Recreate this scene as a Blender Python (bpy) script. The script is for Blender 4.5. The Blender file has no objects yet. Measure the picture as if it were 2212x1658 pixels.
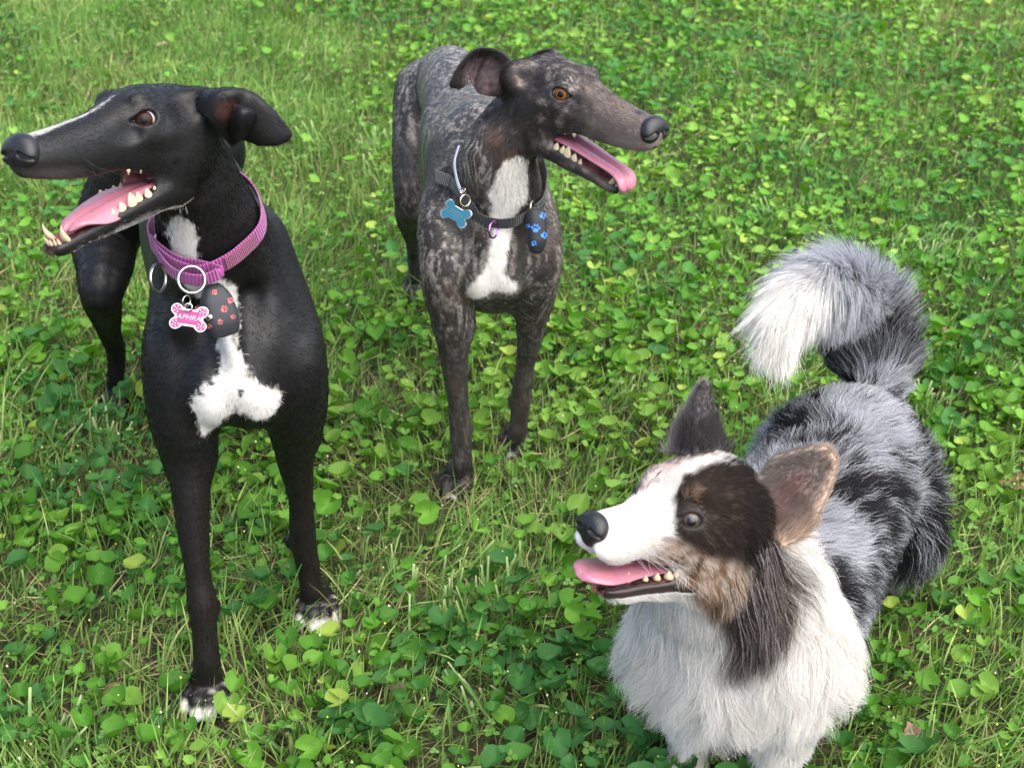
import bpy, bmesh, math, random
import numpy as np
from mathutils import Vector, Matrix

BUILD = ('ground', 'dog1', 'dog2', 'corgi', 'props')
SC = bpy.context.scene
COL = SC.collection
# ------------------------------------------------------------------ camera, sky, sun, exposure
CAM_H = 1.46
PITCH = math.radians(30.0)
FPX, CPX, CPY = 3292.0, 1106.0, 829.0          # focal length and centre for a 2212 x 1658 picture
cam_data = bpy.data.cameras.new('camera')
cam_data.sensor_width = 36.0
cam_data.lens = 36.0 * FPX / 2212.0
cam_data.clip_start, cam_data.clip_end = 0.02, 400.0
cam = bpy.data.objects.new('camera', cam_data)
COL.objects.link(cam)
cam.location = (0, 0, CAM_H)
cam.rotation_euler = (math.radians(90) - PITCH, 0, 0)
SC.camera = cam
cam_data.dof.use_dof = True
cam_data.dof.focus_distance = 2.0
cam_data.dof.aperture_fstop = 9.0

SUN_EL, SUN_AZ = math.radians(58), math.radians(128)   # azimuth from +Y (ahead of the camera) clockwise
world = bpy.data.worlds.new('World')
SC.world = world
world.use_nodes = True
wn = world.node_tree.nodes
sky = wn.new('ShaderNodeTexSky')
sky.sky_type = 'NISHITA'
sky.sun_disc = False
sky.sun_elevation = SUN_EL
sky.sun_rotation = SUN_AZ
sky.air_density = 1.0
sky.dust_density = 2.0
sky.ozone_density = 1.0
world.node_tree.links.new(sky.outputs[0], wn['Background'].inputs[0])
wn['Background'].inputs[1].default_value = 0.15
sun_data = bpy.data.lights.new('sun', 'SUN')
sun_data.energy = 3.0
sun_data.angle = math.radians(95)
sun_data.color = (1.0, 0.93, 0.82)
sun = bpy.data.objects.new('sun', sun_data)
COL.objects.link(sun)
sun.location = (3, -3, 5)
_sd = Vector((math.sin(SUN_AZ) * math.cos(SUN_EL), math.cos(SUN_AZ) * math.cos(SUN_EL), math.sin(SUN_EL)))
sun.rotation_euler = _sd.to_track_quat('Z', 'Y').to_euler()
SC.view_settings.view_transform = 'Standard'
SC.view_settings.look = 'None'
SC.view_settings.gamma = 1.0
SC.view_settings.use_curve_mapping = False
SC.view_settings.exposure = 1.48
SC.render.engine = 'CYCLES'
SC.cycles.use_denoising = True
SC.cycles.max_bounces = 6
SC.cycles.transparent_max_bounces = 6
SC.cycles_curves.shape = 'RIBBONS'
SC.cycles_curves.subdivisions = 2

# ------------------------------------------------------------------ maths helpers
RNG = np.random.default_rng(7)
_s, _c = math.sin(PITCH), math.cos(PITCH)
CAMR = np.array([[1, 0, 0], [0, _s, _c], [0, -_c, _s]])
CAMP = np.array([0, 0, CAM_H])

def at(x, y, Y):
    """World point on the sight line of picture point (x, y), at ground distance Y ahead of the camera."""
    d = CAMR.T @ np.array([(x - CPX) / FPX, (CPY - y) / FPX, -1.0])
    return CAMP + d * (Y / d[1])

def ground(x, y, z=0.0):
    d = CAMR.T @ np.array([(x - CPX) / FPX, (CPY - y) / FPX, -1.0])
    return CAMP + d * ((z - CAM_H) / d[2])

def proj(P):
    q = (np.asarray(P) - CAMP) @ CAMR.T
    return np.stack([CPX - FPX * q[..., 0] / q[..., 2], CPY + FPX * q[..., 1] / q[..., 2]], -1)

def unit(v):
    v = np.asarray(v, float)
    return v / np.maximum(np.linalg.norm(v, axis=-1, keepdims=True), 1e-9)

def head_frame(yaw, pitch, roll):
    f = np.array([math.cos(yaw) * math.cos(pitch), math.sin(yaw) * math.cos(pitch), math.sin(pitch)])
    l0 = np.array([-math.sin(yaw), math.cos(yaw), 0])
    u0 = np.cross(f, l0)
    l = math.cos(roll) * l0 + math.sin(roll) * u0
    return np.stack([f, l, np.cross(f, l)], 1)

def sstep(a, b, x):
    t = np.clip((x - a) / (b - a), 0, 1)
    return t * t * (3 - 2 * t)

def mix(a, b, t):
    t = np.asarray(t)[..., None]
    return a * (1 - t) + np.asarray(b) * t

def noise3(P, freq, seed=0):
    """Value noise, about -1..1."""
    Q = np.asarray(P) * freq + seed * 17.31
    I = np.floor(Q).astype(np.int64)
    Fq = Q - I
    Fq = Fq * Fq * (3 - 2 * Fq)
    out = np.zeros(len(Q))
    for dx in (0, 1):
        wx = Fq[:, 0] if dx else 1 - Fq[:, 0]
        for dy in (0, 1):
            wy = Fq[:, 1] if dy else 1 - Fq[:, 1]
            for dz in (0, 1):
                wz = Fq[:, 2] if dz else 1 - Fq[:, 2]
                h = (I[:, 0] + dx) * 374761393 + (I[:, 1] + dy) * 668265263 + (I[:, 2] + dz) * 2147483647 + seed * 144269
                h = (h ^ (h >> 13)) * 1274126177
                h = (h ^ (h >> 16)) & 0xFFFFFF
                out += wx * wy * wz * (h / 8388607.5 - 1.0)
    return out

def fbm(P, freq, seed=0, octaves=3):
    o = np.zeros(len(P)); a = 1.0; t = 0
    for i in range(octaves):
        o += a * noise3(P, freq * 2 ** i, seed + i); t += a; a *= 0.5
    return o / t

def catmull(pts, n):
    """n points along a Catmull-Rom curve through pts (any dimension)."""
    p = np.asarray(pts, float)
    p = np.vstack([2 * p[0] - p[1], p, 2 * p[-1] - p[-2]])
    t = np.linspace(0, len(p) - 3 - 1e-6, n)
    i = t.astype(int); f = (t - i)[:, None]
    a, b, c, d = p[i], p[i + 1], p[i + 2], p[i + 3]
    return 0.5 * (2 * b + (c - a) * f + (2 * a - 5 * b + 4 * c - d) * f ** 2 + (3 * b - a - 3 * c + d) * f ** 3)

# ------------------------------------------------------------------ implicit surfaces
def smin(a, b, k):
    h = np.maximum(k - np.abs(a - b), 0) / k
    return np.minimum(a, b) - h * h * k * 0.25

class Sdf:
    def __init__(self):
        self.prims = []
        self.tags = {}

    def add(self, fn, lo, hi, k=0.02, op='+', tag=None):
        self.prims.append((fn, np.asarray(lo, float) - k - 0.012, np.asarray(hi, float) + k + 0.012, k, op))
        if tag:
            self.tags[tag] = fn

    def cone(self, a, ra, b, rb, k=0.02, op='+'):
        a = np.asarray(a, float); b = np.asarray(b, float)
        ba = b - a; l2 = ba @ ba; rr = ra - rb; a2 = max(l2 - rr * rr, 1e-9); il2 = 1.0 / l2
        def fn(P):
            pa = P - a
            y = pa @ ba
            z = y - l2
            x2 = ((pa * l2 - y[:, None] * ba) ** 2).sum(1)
            y2 = y * y * l2; z2 = z * z * l2
            kk = np.sign(rr) * rr * rr * x2
            d = (np.sqrt(x2 * a2 * il2) + y * rr) * il2 - ra
            m1 = np.sign(z) * a2 * z2 > kk
            m2 = np.sign(y) * a2 * y2 < kk
            d = np.where(m2, np.sqrt(x2 + y2) * il2 - ra, d)
            return np.where(m1, np.sqrt(x2 + z2) * il2 - rb, d)
        self.add(fn, np.minimum(a - ra, b - rb), np.maximum(a + ra, b + rb), k, op)

    def chain(self, items, k=0.02, sub=4, op='+'):
        """A limb: smooth tube through (point, radius) pairs, one primitive per stretch."""
        A = np.array([[*p, r] for p, r in items], float)
        C = catmull(A, (len(A) - 1) * sub + 1)
        C[:, 3] = np.maximum(C[:, 3], A[:, 3].min() * .8)
        slo = np.minimum(C[:-1, :3] - C[:-1, 3:], C[1:, :3] - C[1:, 3:])
        shi = np.maximum(C[:-1, :3] + C[:-1, 3:], C[1:, :3] + C[1:, 3:])
        def fn(P):
            d = None
            p0, p1 = P.min(0), P.max(0)
            near = len(P) < 6000 and (p1 - p0).max() < .2
            gap = np.maximum(np.maximum(slo - p1, p0 - shi), 0)
            gap = np.sqrt((gap ** 2).sum(1))
            if near and len(P) > 1 and gap.min() > .055:
                return np.full(len(P), .5)
            far = gap > gap.min() + .03 if near and len(P) > 1 else np.zeros(len(gap), bool)
            for i, (a, b) in enumerate(zip(C[:-1], C[1:])):
                if far[i]:
                    continue
                ba = b[:3] - a[:3]
                t = np.clip(((P - a[:3]) @ ba) / max(ba @ ba, 1e-12), 0, 1)
                e = np.sqrt(((P - a[:3] - t[:, None] * ba) ** 2).sum(1)) - (a[3] + (b[3] - a[3]) * t)
                d = e if d is None else np.minimum(d, e)
            return d
        self.add(fn, (C[:, :3] - C[:, 3:]).min(0), (C[:, :3] + C[:, 3:]).max(0), k, op)

    def ball(self, c, r, k=0.015, op='+', rot=None):
        c = np.asarray(c, float)
        r3 = np.ones(3) * np.asarray(r, float)
        Rm = np.eye(3) if rot is None else np.asarray(rot, float)
        def fn(P):
            q = (P - c) @ Rm
            k0 = np.linalg.norm(q / r3, axis=1); k1 = np.linalg.norm(q / (r3 * r3), axis=1)
            return k0 * (k0 - 1) / np.maximum(k1, 1e-9)
        m = np.abs(Rm) @ r3
        self.add(fn, c - m, c + m, k, op)

    def loft(self, o, Rm, s, table, k=0.02, op='+', tag=None, power=2.0):
        """Ellipse sections along local x: rows of x, centre z, half width, height up, height down (optional centre y)."""
        T = np.asarray(table, float)
        T = T[np.argsort(T[:, 0])]
        if T.shape[1] == 5:
            T = np.hstack([T, np.zeros((len(T), 1))])
        xs = np.linspace(T[0, 0], T[-1, 0], 160)
        i = np.clip(np.searchsorted(T[:, 0], xs) - 1, 0, len(T) - 2)
        S = np.zeros((160, 6)); S[:, 0] = xs
        dx = np.diff(T[:, 0])
        for c in range(1, 6):      # monotone cubic
            y = T[:, c]; m = np.diff(y) / dx
            g = np.zeros(len(y)); g[0] = m[0]; g[-1] = m[-1]
            for j in range(1, len(y) - 1):
                g[j] = 0 if m[j - 1] * m[j] <= 0 else 2 * m[j - 1] * m[j] / (m[j - 1] + m[j])
            t = (xs - T[i, 0]) / dx[i]
            S[:, c] = (2 * t ** 3 - 3 * t ** 2 + 1) * y[i] + (t ** 3 - 2 * t ** 2 + t) * dx[i] * g[i] + (-2 * t ** 3 + 3 * t ** 2) * y[i + 1] + (t ** 3 - t ** 2) * dx[i] * g[i + 1]
        o = np.asarray(o, float)
        x0, x1 = xs[0], xs[-1]
        def fn(P):
            q = (P - o) @ Rm / s
            x = np.clip(q[:, 0], x0, x1)
            zc, w, ht, hb, yc = (np.interp(x, xs, S[:, c]) for c in range(1, 6))
            y = q[:, 1] - yc; z = q[:, 2] - zc
            h = np.maximum(np.where(z > 0, ht, hb), 1e-4)
            w = np.maximum(w, 1e-4)
            if power == 2.0:
                n = np.sqrt((y / w) ** 2 + (z / h) ** 2) + 1e-9
                g = np.sqrt((y / w ** 2) ** 2 + (z / h ** 2) ** 2) + 1e-9
                d = (n - 1) * n / g
            else:
                n = (np.abs(y / w) ** power + np.abs(z / h) ** power) ** (1 / power) + 1e-9
                d = (n - 1) * np.minimum(w, h)
            d = np.maximum(d, -np.minimum(w, h))
            e = q[:, 0] - x
            return np.where(e != 0, np.sqrt(np.maximum(d, 0) ** 2 + e ** 2), d) * s
        wy, wz0, wz1 = S[:, 2].max() + np.abs(S[:, 5]).max(), (S[:, 1] - S[:, 4]).min(), (S[:, 1] + S[:, 3]).max()
        cs = np.array([[a, b, c] for a in (x0, x1) for b in (-wy, wy) for c in (wz0, wz1)]) * s @ Rm.T + o
        self.add(fn, cs.min(0), cs.max(0), k, op, tag)

    def __call__(self, P, sel=None):
        d = np.full(len(P), 0.5)
        for j in (range(len(self.prims)) if sel is None else sel):
            fn, lo, hi, k, op = self.prims[j]
            e = fn(P)
            d = smin(d, e, k) if op == '+' else -smin(-d, e, k)
        return d

    def hit(self, x, y, t0=1.0, t1=3.6):
        """Where the sight line of picture point (x, y) meets this surface."""
        d = unit(CAMR.T @ np.array([(x - CPX) / FPX, (CPY - y) / FPX, -1.0]))
        for step, span in ((.012, None), (.0008, .014)):
            ts = np.arange(t0, t1, step) if span is None else np.arange(tm - span, tm + .002, step)
            v = self(CAMP + d * ts[:, None])
            i = np.argmax(v < 0) if (v < 0).any() else int(np.argmin(v))
            tm = ts[i]
        return CAMP + d * tm

    def mesh(self, lo, hi, h, keep=None):
        """Surface nets over a block-sparse grid. Returns vertices, quads."""
        lo = np.asarray(lo, float); hi = np.asarray(hi, float)
        B = 14
        nb = np.ceil((hi - lo) / (h * B)).astype(int)
        n = nb * B + 1
        D = np.full(n, 0.5, np.float32)
        L = np.array([p[1] for p in self.prims]); U = np.array([p[2] for p in self.prims])
        base = np.stack(np.meshgrid(*[np.arange(B + 1)] * 3, indexing='ij'), -1).reshape(-1, 3) * h
        half = B * h * 0.5
        for bx in range(nb[0]):
            for by in range(nb[1]):
                for bz in range(nb[2]):
                    o = lo + np.array([bx, by, bz]) * B * h
                    sel = np.nonzero(((L < o + 2 * half) & (U > o)).all(1))[0]
                    if not len(sel):
                        continue
                    c = self((o + half)[None], sel)[0]
                    sl = tuple(slice(b * B, b * B + B + 1) for b in (bx, by, bz))
                    if abs(c) > half * 1.732 * 1.25 + 0.004:
                        if c < 0:
                            D[sl] = -0.5
                        continue
                    D[sl] = self(base + o, sel).reshape(B + 1, B + 1, B + 1)
        ins = D < 0
        st = np.array([n[1] * n[2], n[2], 1])
        cells, pos, quads = [], [], []
        for ax in range(3):
            a = [slice(None)] * 3; b = [slice(None)] * 3
            a[ax] = slice(0, -1); b[ax] = slice(1, None)
            m = ins[tuple(a)] != ins[tuple(b)]
            o1, o2 = (ax + 1) % 3, (ax + 2) % 3
            I = np.stack(np.nonzero(m), 1)
            ok = (I[:, o1] > 0) & (I[:, o2] > 0) & (I[:, o1] < n[o1] - 1) & (I[:, o2] < n[o2] - 1)
            I = I[ok]
            J = I.copy(); J[:, ax] += 1
            d0 = D[tuple(I.T)]; d1 = D[tuple(J.T)]
            t = d0 / (d0 - d1)
            p = I.astype(float); p[:, ax] += t
            e1 = np.zeros(3, int); e1[o1] = 1
            e2 = np.zeros(3, int); e2[o2] = 1
            q = np.stack([(I - e1 - e2) @ st, (I - e2) @ st, I @ st, (I - e1) @ st], 1)
            flip = d0 > d1
            q[flip] = q[flip][:, ::-1]
            quads.append(q)
            for k in range(4):
                cells.append(q[:, k])
            pos += [p] * 4
        cells = np.concatenate(cells)
        pos = np.concatenate(pos)
        # the four cells share the same edge point, whatever their order
        uq, inv = np.unique(cells, return_inverse=True)
        cnt = np.bincount(inv)
        V = np.stack([np.bincount(inv, pos[:, k]) / cnt for k in range(3)], 1)
        Q = np.searchsorted(uq, np.concatenate(quads))
        V = V * h + lo
        if keep is not None:
            kv = keep(V)
            Q = Q[kv[Q].all(1)]
            used = np.unique(Q)
            mp = np.full(len(V), -1); mp[used] = np.arange(len(used))
            V, Q = V[used], mp[Q]
        return V, Q

# ------------------------------------------------------------------ mesh and object helpers
def make_mesh(name, V, faces, mat=None, smooth=True, parent=None, attrs=None):
    """One mesh object. faces: list or array of index tuples. attrs: name -> per-vertex colours (n,3) or floats (n,)."""
    me = bpy.data.meshes.new(name)
    V = np.asarray(V, np.float32)
    if isinstance(faces, np.ndarray):
        k = faces.shape[1]
        me.vertices.add(len(V)); me.vertices.foreach_set('co', V.ravel())
        me.loops.add(faces.size); me.loops.foreach_set('vertex_index', faces.ravel().astype(np.int32))
        me.polygons.add(len(faces))
        me.polygons.foreach_set('loop_start', np.arange(0, faces.size, k, dtype=np.int32))
        me.update(calc_edges=True)
    else:
        me.from_pydata(V.tolist(), [], [list(map(int, f)) for f in faces])
    set_attrs(me, attrs)
    me.polygons.foreach_set('use_smooth', np.full(len(me.polygons), smooth))
    me.validate()
    if mat:
        me.materials.append(mat)
    o = bpy.data.objects.new(name, me)
    COL.objects.link(o)
    if parent:
        o.parent = parent
    return o

def set_attrs(me, attrs, domain='POINT'):
    for nm, a in (attrs or {}).items():
        a = np.asarray(a, np.float32)
        if a.ndim == 2:
            at_ = me.attributes.new(nm, 'FLOAT_COLOR', domain)
            c = np.ones((len(a), 4), np.float32); c[:, :3] = a[:, :3]
            at_.data.foreach_set('color', c.ravel())
        else:
            at_ = me.attributes.new(nm, 'FLOAT', domain)
            at_.data.foreach_set('value', a.ravel())

def tag(o, label, cat, group=None, kind=None):
    if label: o['label'] = label
    if cat: o['category'] = cat
    if group: o['group'] = group
    if kind: o['kind'] = kind
    return o

def empty(name, loc):
    o = bpy.data.objects.new(name, None)
    o.empty_display_size = 0.05
    COL.objects.link(o)
    o.location = [float(v) for v in loc]
    return o

def reparent(o, p):
    """Parent o to p keeping o where it stands (p is unrotated and unscaled)."""
    o.parent = p
    o.matrix_parent_inverse = Matrix.Translation(p.location).inverted()

def join_meshes(parts):
    """[(V, quads)] -> V, quads"""
    Vs, Qs, n = [], [], 0
    for V, Q in parts:
        Vs.append(V); Qs.append(np.asarray(Q) + n); n += len(V)
    return np.vstack(Vs), np.vstack(Qs)

def normals_of(V, Q):
    n = np.cross(V[Q[:, 2]] - V[Q[:, 0]], V[Q[:, 3]] - V[Q[:, 1]])
    N = np.zeros_like(V)
    for k in range(4):
        for a in range(3):
            N[:, a] += np.bincount(Q[:, k], n[:, a], len(V))
    return unit(N)

def sheet(grid, nu=26, nv=18, thick=0.003, edge=0.35):
    """Solid, thin, curved flap through a grid of control points (rows x columns x 3). Returns V, quads."""
    G = np.asarray(grid, float)
    A = np.stack([catmull(G[:, j], nu) for j in range(G.shape[1])], 1)
    S = np.stack([catmull(A[i], nv) for i in range(nu)], 0)
    du = np.gradient(S, axis=0); dv = np.gradient(S, axis=1)
    N = unit(np.cross(du, dv))
    u = np.linspace(0, 1, nu)[:, None]; v = np.linspace(0, 1, nv)[None]
    rim = np.minimum(1, np.minimum(np.minimum(v, 1 - v) / 0.12, (1 - u) / 0.10 + 0 * v))
    th = thick * (edge + (1 - edge) * np.sqrt(np.clip(rim, 0, 1)))
    T = S + N * th[..., None]; Bm = S - N * th[..., None]
    V = np.vstack([T.reshape(-1, 3), Bm.reshape(-1, 3)])
    idx = np.arange(nu * nv).reshape(nu, nv); off = nu * nv
    Q = []
    a, b, c, d = idx[:-1, :-1].ravel(), idx[1:, :-1].ravel(), idx[1:, 1:].ravel(), idx[:-1, 1:].ravel()
    Q.append(np.stack([a, b, c, d], 1)); Q.append(np.stack([d, c, b, a], 1) + off)
    for line in (idx[:, 0], idx[-1, :], idx[::-1, -1], idx[0, ::-1]):
        p, q = line[:-1], line[1:]
        Q.append(np.stack([q, p, p + off, q + off], 1))
    return V, np.vstack(Q)

def tube(path, radii, n=12, closed=False, flat=None, up=None):
    """Sweep an ellipse along a path. radii (m,) or (m,2). Returns V, quads (open ends capped by shrinking)."""
    P = np.asarray(path, float); m = len(P)
    r = np.asarray(radii, float)
    if r.ndim == 0: r = np.full(m, float(r))
    if r.ndim == 1: r = np.stack([r, r], 1)
    if closed:
        T = unit(np.roll(P, -1, 0) - np.roll(P, 1, 0))
    else:
        T = unit(np.gradient(P, axis=0))
    ref = np.asarray(up if up is not None else (0.13, 0.31, 0.94), float)
    if ref.ndim == 1: ref = np.tile(ref, (m, 1))
    X = unit(np.cross(T, ref)); Y = np.cross(X, T)
    a = np.linspace(0, 2 * np.pi, n, endpoint=False)
    V = P[:, None] + X[:, None] * (np.cos(a)[None, :, None] * r[:, None, None, 0]) + Y[:, None] * (np.sin(a)[None, :, None] * r[:, None, None, 1])
    V = V.reshape(-1, 3)
    i = np.arange(m if closed else m - 1)[:, None]; j = np.arange(n)[None]
    i2 = (i + 1) % m; j2 = (j + 1) % n
    Q = np.stack([(i * n + j), (i * n + j2), (i2 * n + j2), (i2 * n + j)], -1).reshape(-1, 4)
    return V, Q

def torus_path(c, ax, R, n=28, ell=1.0, ref=(0, 0, 1)):
    ax = unit(ax); x = unit(np.cross(ax, ref)); y = np.cross(ax, x)
    a = np.linspace(0, 2 * np.pi, n, endpoint=False)[:, None]
    return np.asarray(c) + x * np.cos(a) * R + y * np.sin(a) * R * ell

# ------------------------------------------------------------------ materials
def new_mat(name):
    m = bpy.data.materials.new(name)
    m.use_nodes = True
    return m, m.node_tree.nodes, m.node_tree.links, m.node_tree.nodes['Principled BSDF']

def simple_mat(name, col, rough=0.5, metal=0.0, spec=0.5, coat=0.0, bump=None, sss=0.0, vary=0.0, vscale=40):
    m, N, L, b = new_mat(name)
    b.inputs['Base Color'].default_value = (*col, 1)
    b.inputs['Roughness'].default_value = rough
    b.inputs['Metallic'].default_value = metal
    b.inputs['Specular IOR Level'].default_value = spec
    b.inputs['Coat Weight'].default_value = coat
    b.inputs['Coat Roughness'].default_value = 0.08
    if sss:
        b.inputs['Subsurface Weight'].default_value = sss
        b.inputs['Subsurface Radius'].default_value = (0.012, 0.004, 0.003)
        b.inputs['Subsurface Scale'].default_value = 0.5
    tc = N.new('ShaderNodeTexCoord')
    if vary:
        nz = N.new('ShaderNodeTexNoise'); nz.inputs['Scale'].default_value = vscale; nz.inputs['Detail'].default_value = 4
        L.new(tc.outputs['Object'], nz.inputs['Vector'])
        mx = N.new('ShaderNodeMix'); mx.data_type = 'RGBA'; mx.blend_type = 'MULTIPLY'; mx.inputs[0].default_value = vary
        mx.inputs[6].default_value = (*col, 1)
        L.new(nz.outputs[1], mx.inputs[7]); L.new(mx.outputs[2], b.inputs['Base Color'])
    if bump:
        nz = N.new('ShaderNodeTexNoise'); nz.inputs['Scale'].default_value = bump[0]; nz.inputs['Detail'].default_value = 3
        L.new(tc.outputs['Object'], nz.inputs['Vector'])
        bp = N.new('ShaderNodeBump'); bp.inputs['Strength'].default_value = bump[1]; bp.inputs['Distance'].default_value = 0.002
        L.new(nz.outputs[0], bp.inputs['Height']); L.new(bp.outputs[0], b.inputs['Normal'])
    return m

def coat_mat(name, rough=0.5, sheen=0.3, spec=0.35):
    """Skin and coat: colour from the 'coat' attribute, wetness from 'wet', fine fur relief."""
    m, N, L, b = new_mat(name)
    a = N.new('ShaderNodeAttribute'); a.attribute_name = 'coat'
    w = N.new('ShaderNodeAttribute'); w.attribute_name = 'wet'
    L.new(a.outputs['Color'], b.inputs['Base Color'])
    mr = N.new('ShaderNodeMapRange'); mr.inputs['To Min'].default_value = rough; mr.inputs['To Max'].default_value = 0.22
    L.new(w.outputs['Fac'], mr.inputs['Value']); L.new(mr.outputs[0], b.inputs['Roughness'])
    b.inputs['Specular IOR Level'].default_value = spec
    b.inputs['Sheen Weight'].default_value = sheen
    b.inputs['Sheen Roughness'].default_value = 0.4
    tc = N.new('ShaderNodeTexCoord')
    nz = N.new('ShaderNodeTexNoise'); nz.inputs['Scale'].default_value = 330; nz.inputs['Detail'].default_value = 4
    L.new(tc.outputs['Object'], nz.inputs['Vector'])
    bp = N.new('ShaderNodeBump'); bp.inputs['Strength'].default_value = 0.14; bp.inputs['Distance'].default_value = 0.001
    L.new(nz.outputs[0], bp.inputs['Height']); L.new(bp.outputs[0], b.inputs['Normal'])
    return m

def hair_mat(name, rough=0.36, spec=0.22, trans=0.0):
    m, N, L, b = new_mat(name)
    a = N.new('ShaderNodeAttribute'); a.attribute_name = 'coat'
    L.new(a.outputs['Color'], b.inputs['Base Color'])
    b.inputs['Roughness'].default_value = rough
    b.inputs['Specular IOR Level'].default_value = spec
    if trans:
        tr = N.new('ShaderNodeBsdfTranslucent'); L.new(a.outputs['Color'], tr.inputs[0])
        mx = N.new('ShaderNodeMixShader'); mx.inputs[0].default_value = trans
        L.new(b.outputs[0], mx.inputs[1]); L.new(tr.outputs[0], mx.inputs[2]); L.new(mx.outputs[0], N['Material Output'].inputs[0])
    return m

def eye_mat(name, coat=0.15):
    m, N, L, b = new_mat(name)
    a = N.new('ShaderNodeAttribute'); a.attribute_name = 'coat'
    L.new(a.outputs['Color'], b.inputs['Base Color'])
    b.inputs['Roughness'].default_value = 0.35
    b.inputs['Coat Weight'].default_value = coat
    b.inputs['Coat Roughness'].default_value = 0.02
    b.inputs['Specular IOR Level'].default_value = 0.08
    return m

M_HAIR = hair_mat('short_hair')
M_LONG = hair_mat('long_hair', .5, .2, .40)
M_EYE = eye_mat('eye_surface')
M_EYE_WET = eye_mat('wet_eye_surface', .8)
M_TONGUE = simple_mat('tongue_skin', (0.41, 0.155, 0.205), 0.30, spec=0.5, sss=0.25, bump=(420, 0.35), vary=0.35, vscale=70)
M_TOOTH = simple_mat('tooth_enamel', (0.52, 0.42, 0.26), 0.4, spec=0.5, sss=0.15, vary=0.3, vscale=160)
M_NOSE = simple_mat('nose_leather', (0.009, 0.009, 0.010), 0.40, spec=0.4, bump=(620, 0.22))
M_CLAW = simple_mat('claw_horn', (0.16, 0.13, 0.11), 0.4)
M_CHROME = simple_mat('polished_steel', (0.42, 0.41, 0.39), 0.2, metal=1.0)

# ------------------------------------------------------------------ hair
def sample_faces(V, Q, n, weight=None, rng=RNG):
    a = V[Q[:, 0]]; b = V[Q[:, 1]]; c = V[Q[:, 2]]; d = V[Q[:, 3]]
    A = np.linalg.norm(np.cross(c - a, d - b), axis=1) * 0.5
    if weight is not None:
        A = A * weight[Q].mean(1)
    cs = np.cumsum(A)
    f = np.searchsorted(cs, rng.random(n) * cs[-1])
    u = rng.random((n, 1)); v = rng.random((n, 1))
    W = np.hstack([(1 - u) * (1 - v), u * (1 - v), u * v, (1 - u) * v])
    P = (V[Q[f]] * W[..., None]).sum(1)
    return P, f, W

def hair_object(name, pts, rad, col, mat, parent=None):
    """pts (n,k,3), rad (n,) root radius, col (n,3)."""
    n, k, _ = pts.shape
    hc = bpy.data.hair_curves.new(name)
    hc.add_curves([k] * n)
    hc.attributes['position'].data.foreach_set('vector', pts.astype(np.float32).ravel())
    ra = hc.attributes.get('radius') or hc.attributes.new('radius', 'FLOAT', 'POINT')
    tp = np.linspace(1, 0.12, k) ** 0.8
    ra.data.foreach_set('value', (rad[:, None] * tp[None]).astype(np.float32).ravel())
    set_attrs(hc, {'coat': col}, 'CURVE')
    hc.materials.append(mat)
    o = bpy.data.objects.new(name, hc)
    COL.objects.link(o)
    if parent:
        o.parent = parent
    return o

def flow_blend(P, bones):
    """bones: (a, b, direction, radius). Blend of directions weighted by nearness."""
    W = np.zeros(len(P)); D = np.zeros_like(P)
    for a, b, d, r in bones:
        a = np.asarray(a); b = np.asarray(b); ba = b - a
        t = np.clip(((P - a) @ ba) / max(ba @ ba, 1e-9), 0, 1)
        e = np.linalg.norm(P - a - t[:, None] * ba, axis=1) / r
        w = 1.0 / (0.02 + e ** 4)
        W += w; D += w[:, None] * unit(d)
    return unit(D / W[:, None])
# ------------------------------------------------------------------ lawn
def leaf_mat(name, trans=0.26, rough=0.5, spec=0.16, bump=True):
    m, N, L, b = new_mat(name)
    a = N.new('ShaderNodeAttribute'); a.attribute_name = 'coat'
    L.new(a.outputs['Color'], b.inputs['Base Color'])
    b.inputs['Roughness'].default_value = rough
    b.inputs['Specular IOR Level'].default_value = spec
    tr = N.new('ShaderNodeBsdfTranslucent')
    hs = N.new('ShaderNodeHueSaturation'); hs.inputs['Hue'].default_value = .485; hs.inputs['Saturation'].default_value = 1.1; hs.inputs['Value'].default_value = 1.25
    L.new(a.outputs['Color'], hs.inputs['Color']); L.new(hs.outputs[0], tr.inputs[0])
    mx = N.new('ShaderNodeMixShader'); mx.inputs[0].default_value = trans
    L.new(b.outputs[0], mx.inputs[1]); L.new(tr.outputs[0], mx.inputs[2])
    L.new(mx.outputs[0], N['Material Output'].inputs[0])
    if bump:
        tc = N.new('ShaderNodeTexCoord'); nz = N.new('ShaderNodeTexNoise'); nz.inputs['Scale'].default_value = 260; nz.inputs['Detail'].default_value = 2
        L.new(tc.outputs['Object'], nz.inputs['Vector'])
        bp = N.new('ShaderNodeBump'); bp.inputs['Strength'].default_value = .25; bp.inputs['Distance'].default_value = .002
        L.new(nz.outputs[0], bp.inputs['Height']); L.new(bp.outputs[0], b.inputs['Normal'])
    return m

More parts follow.
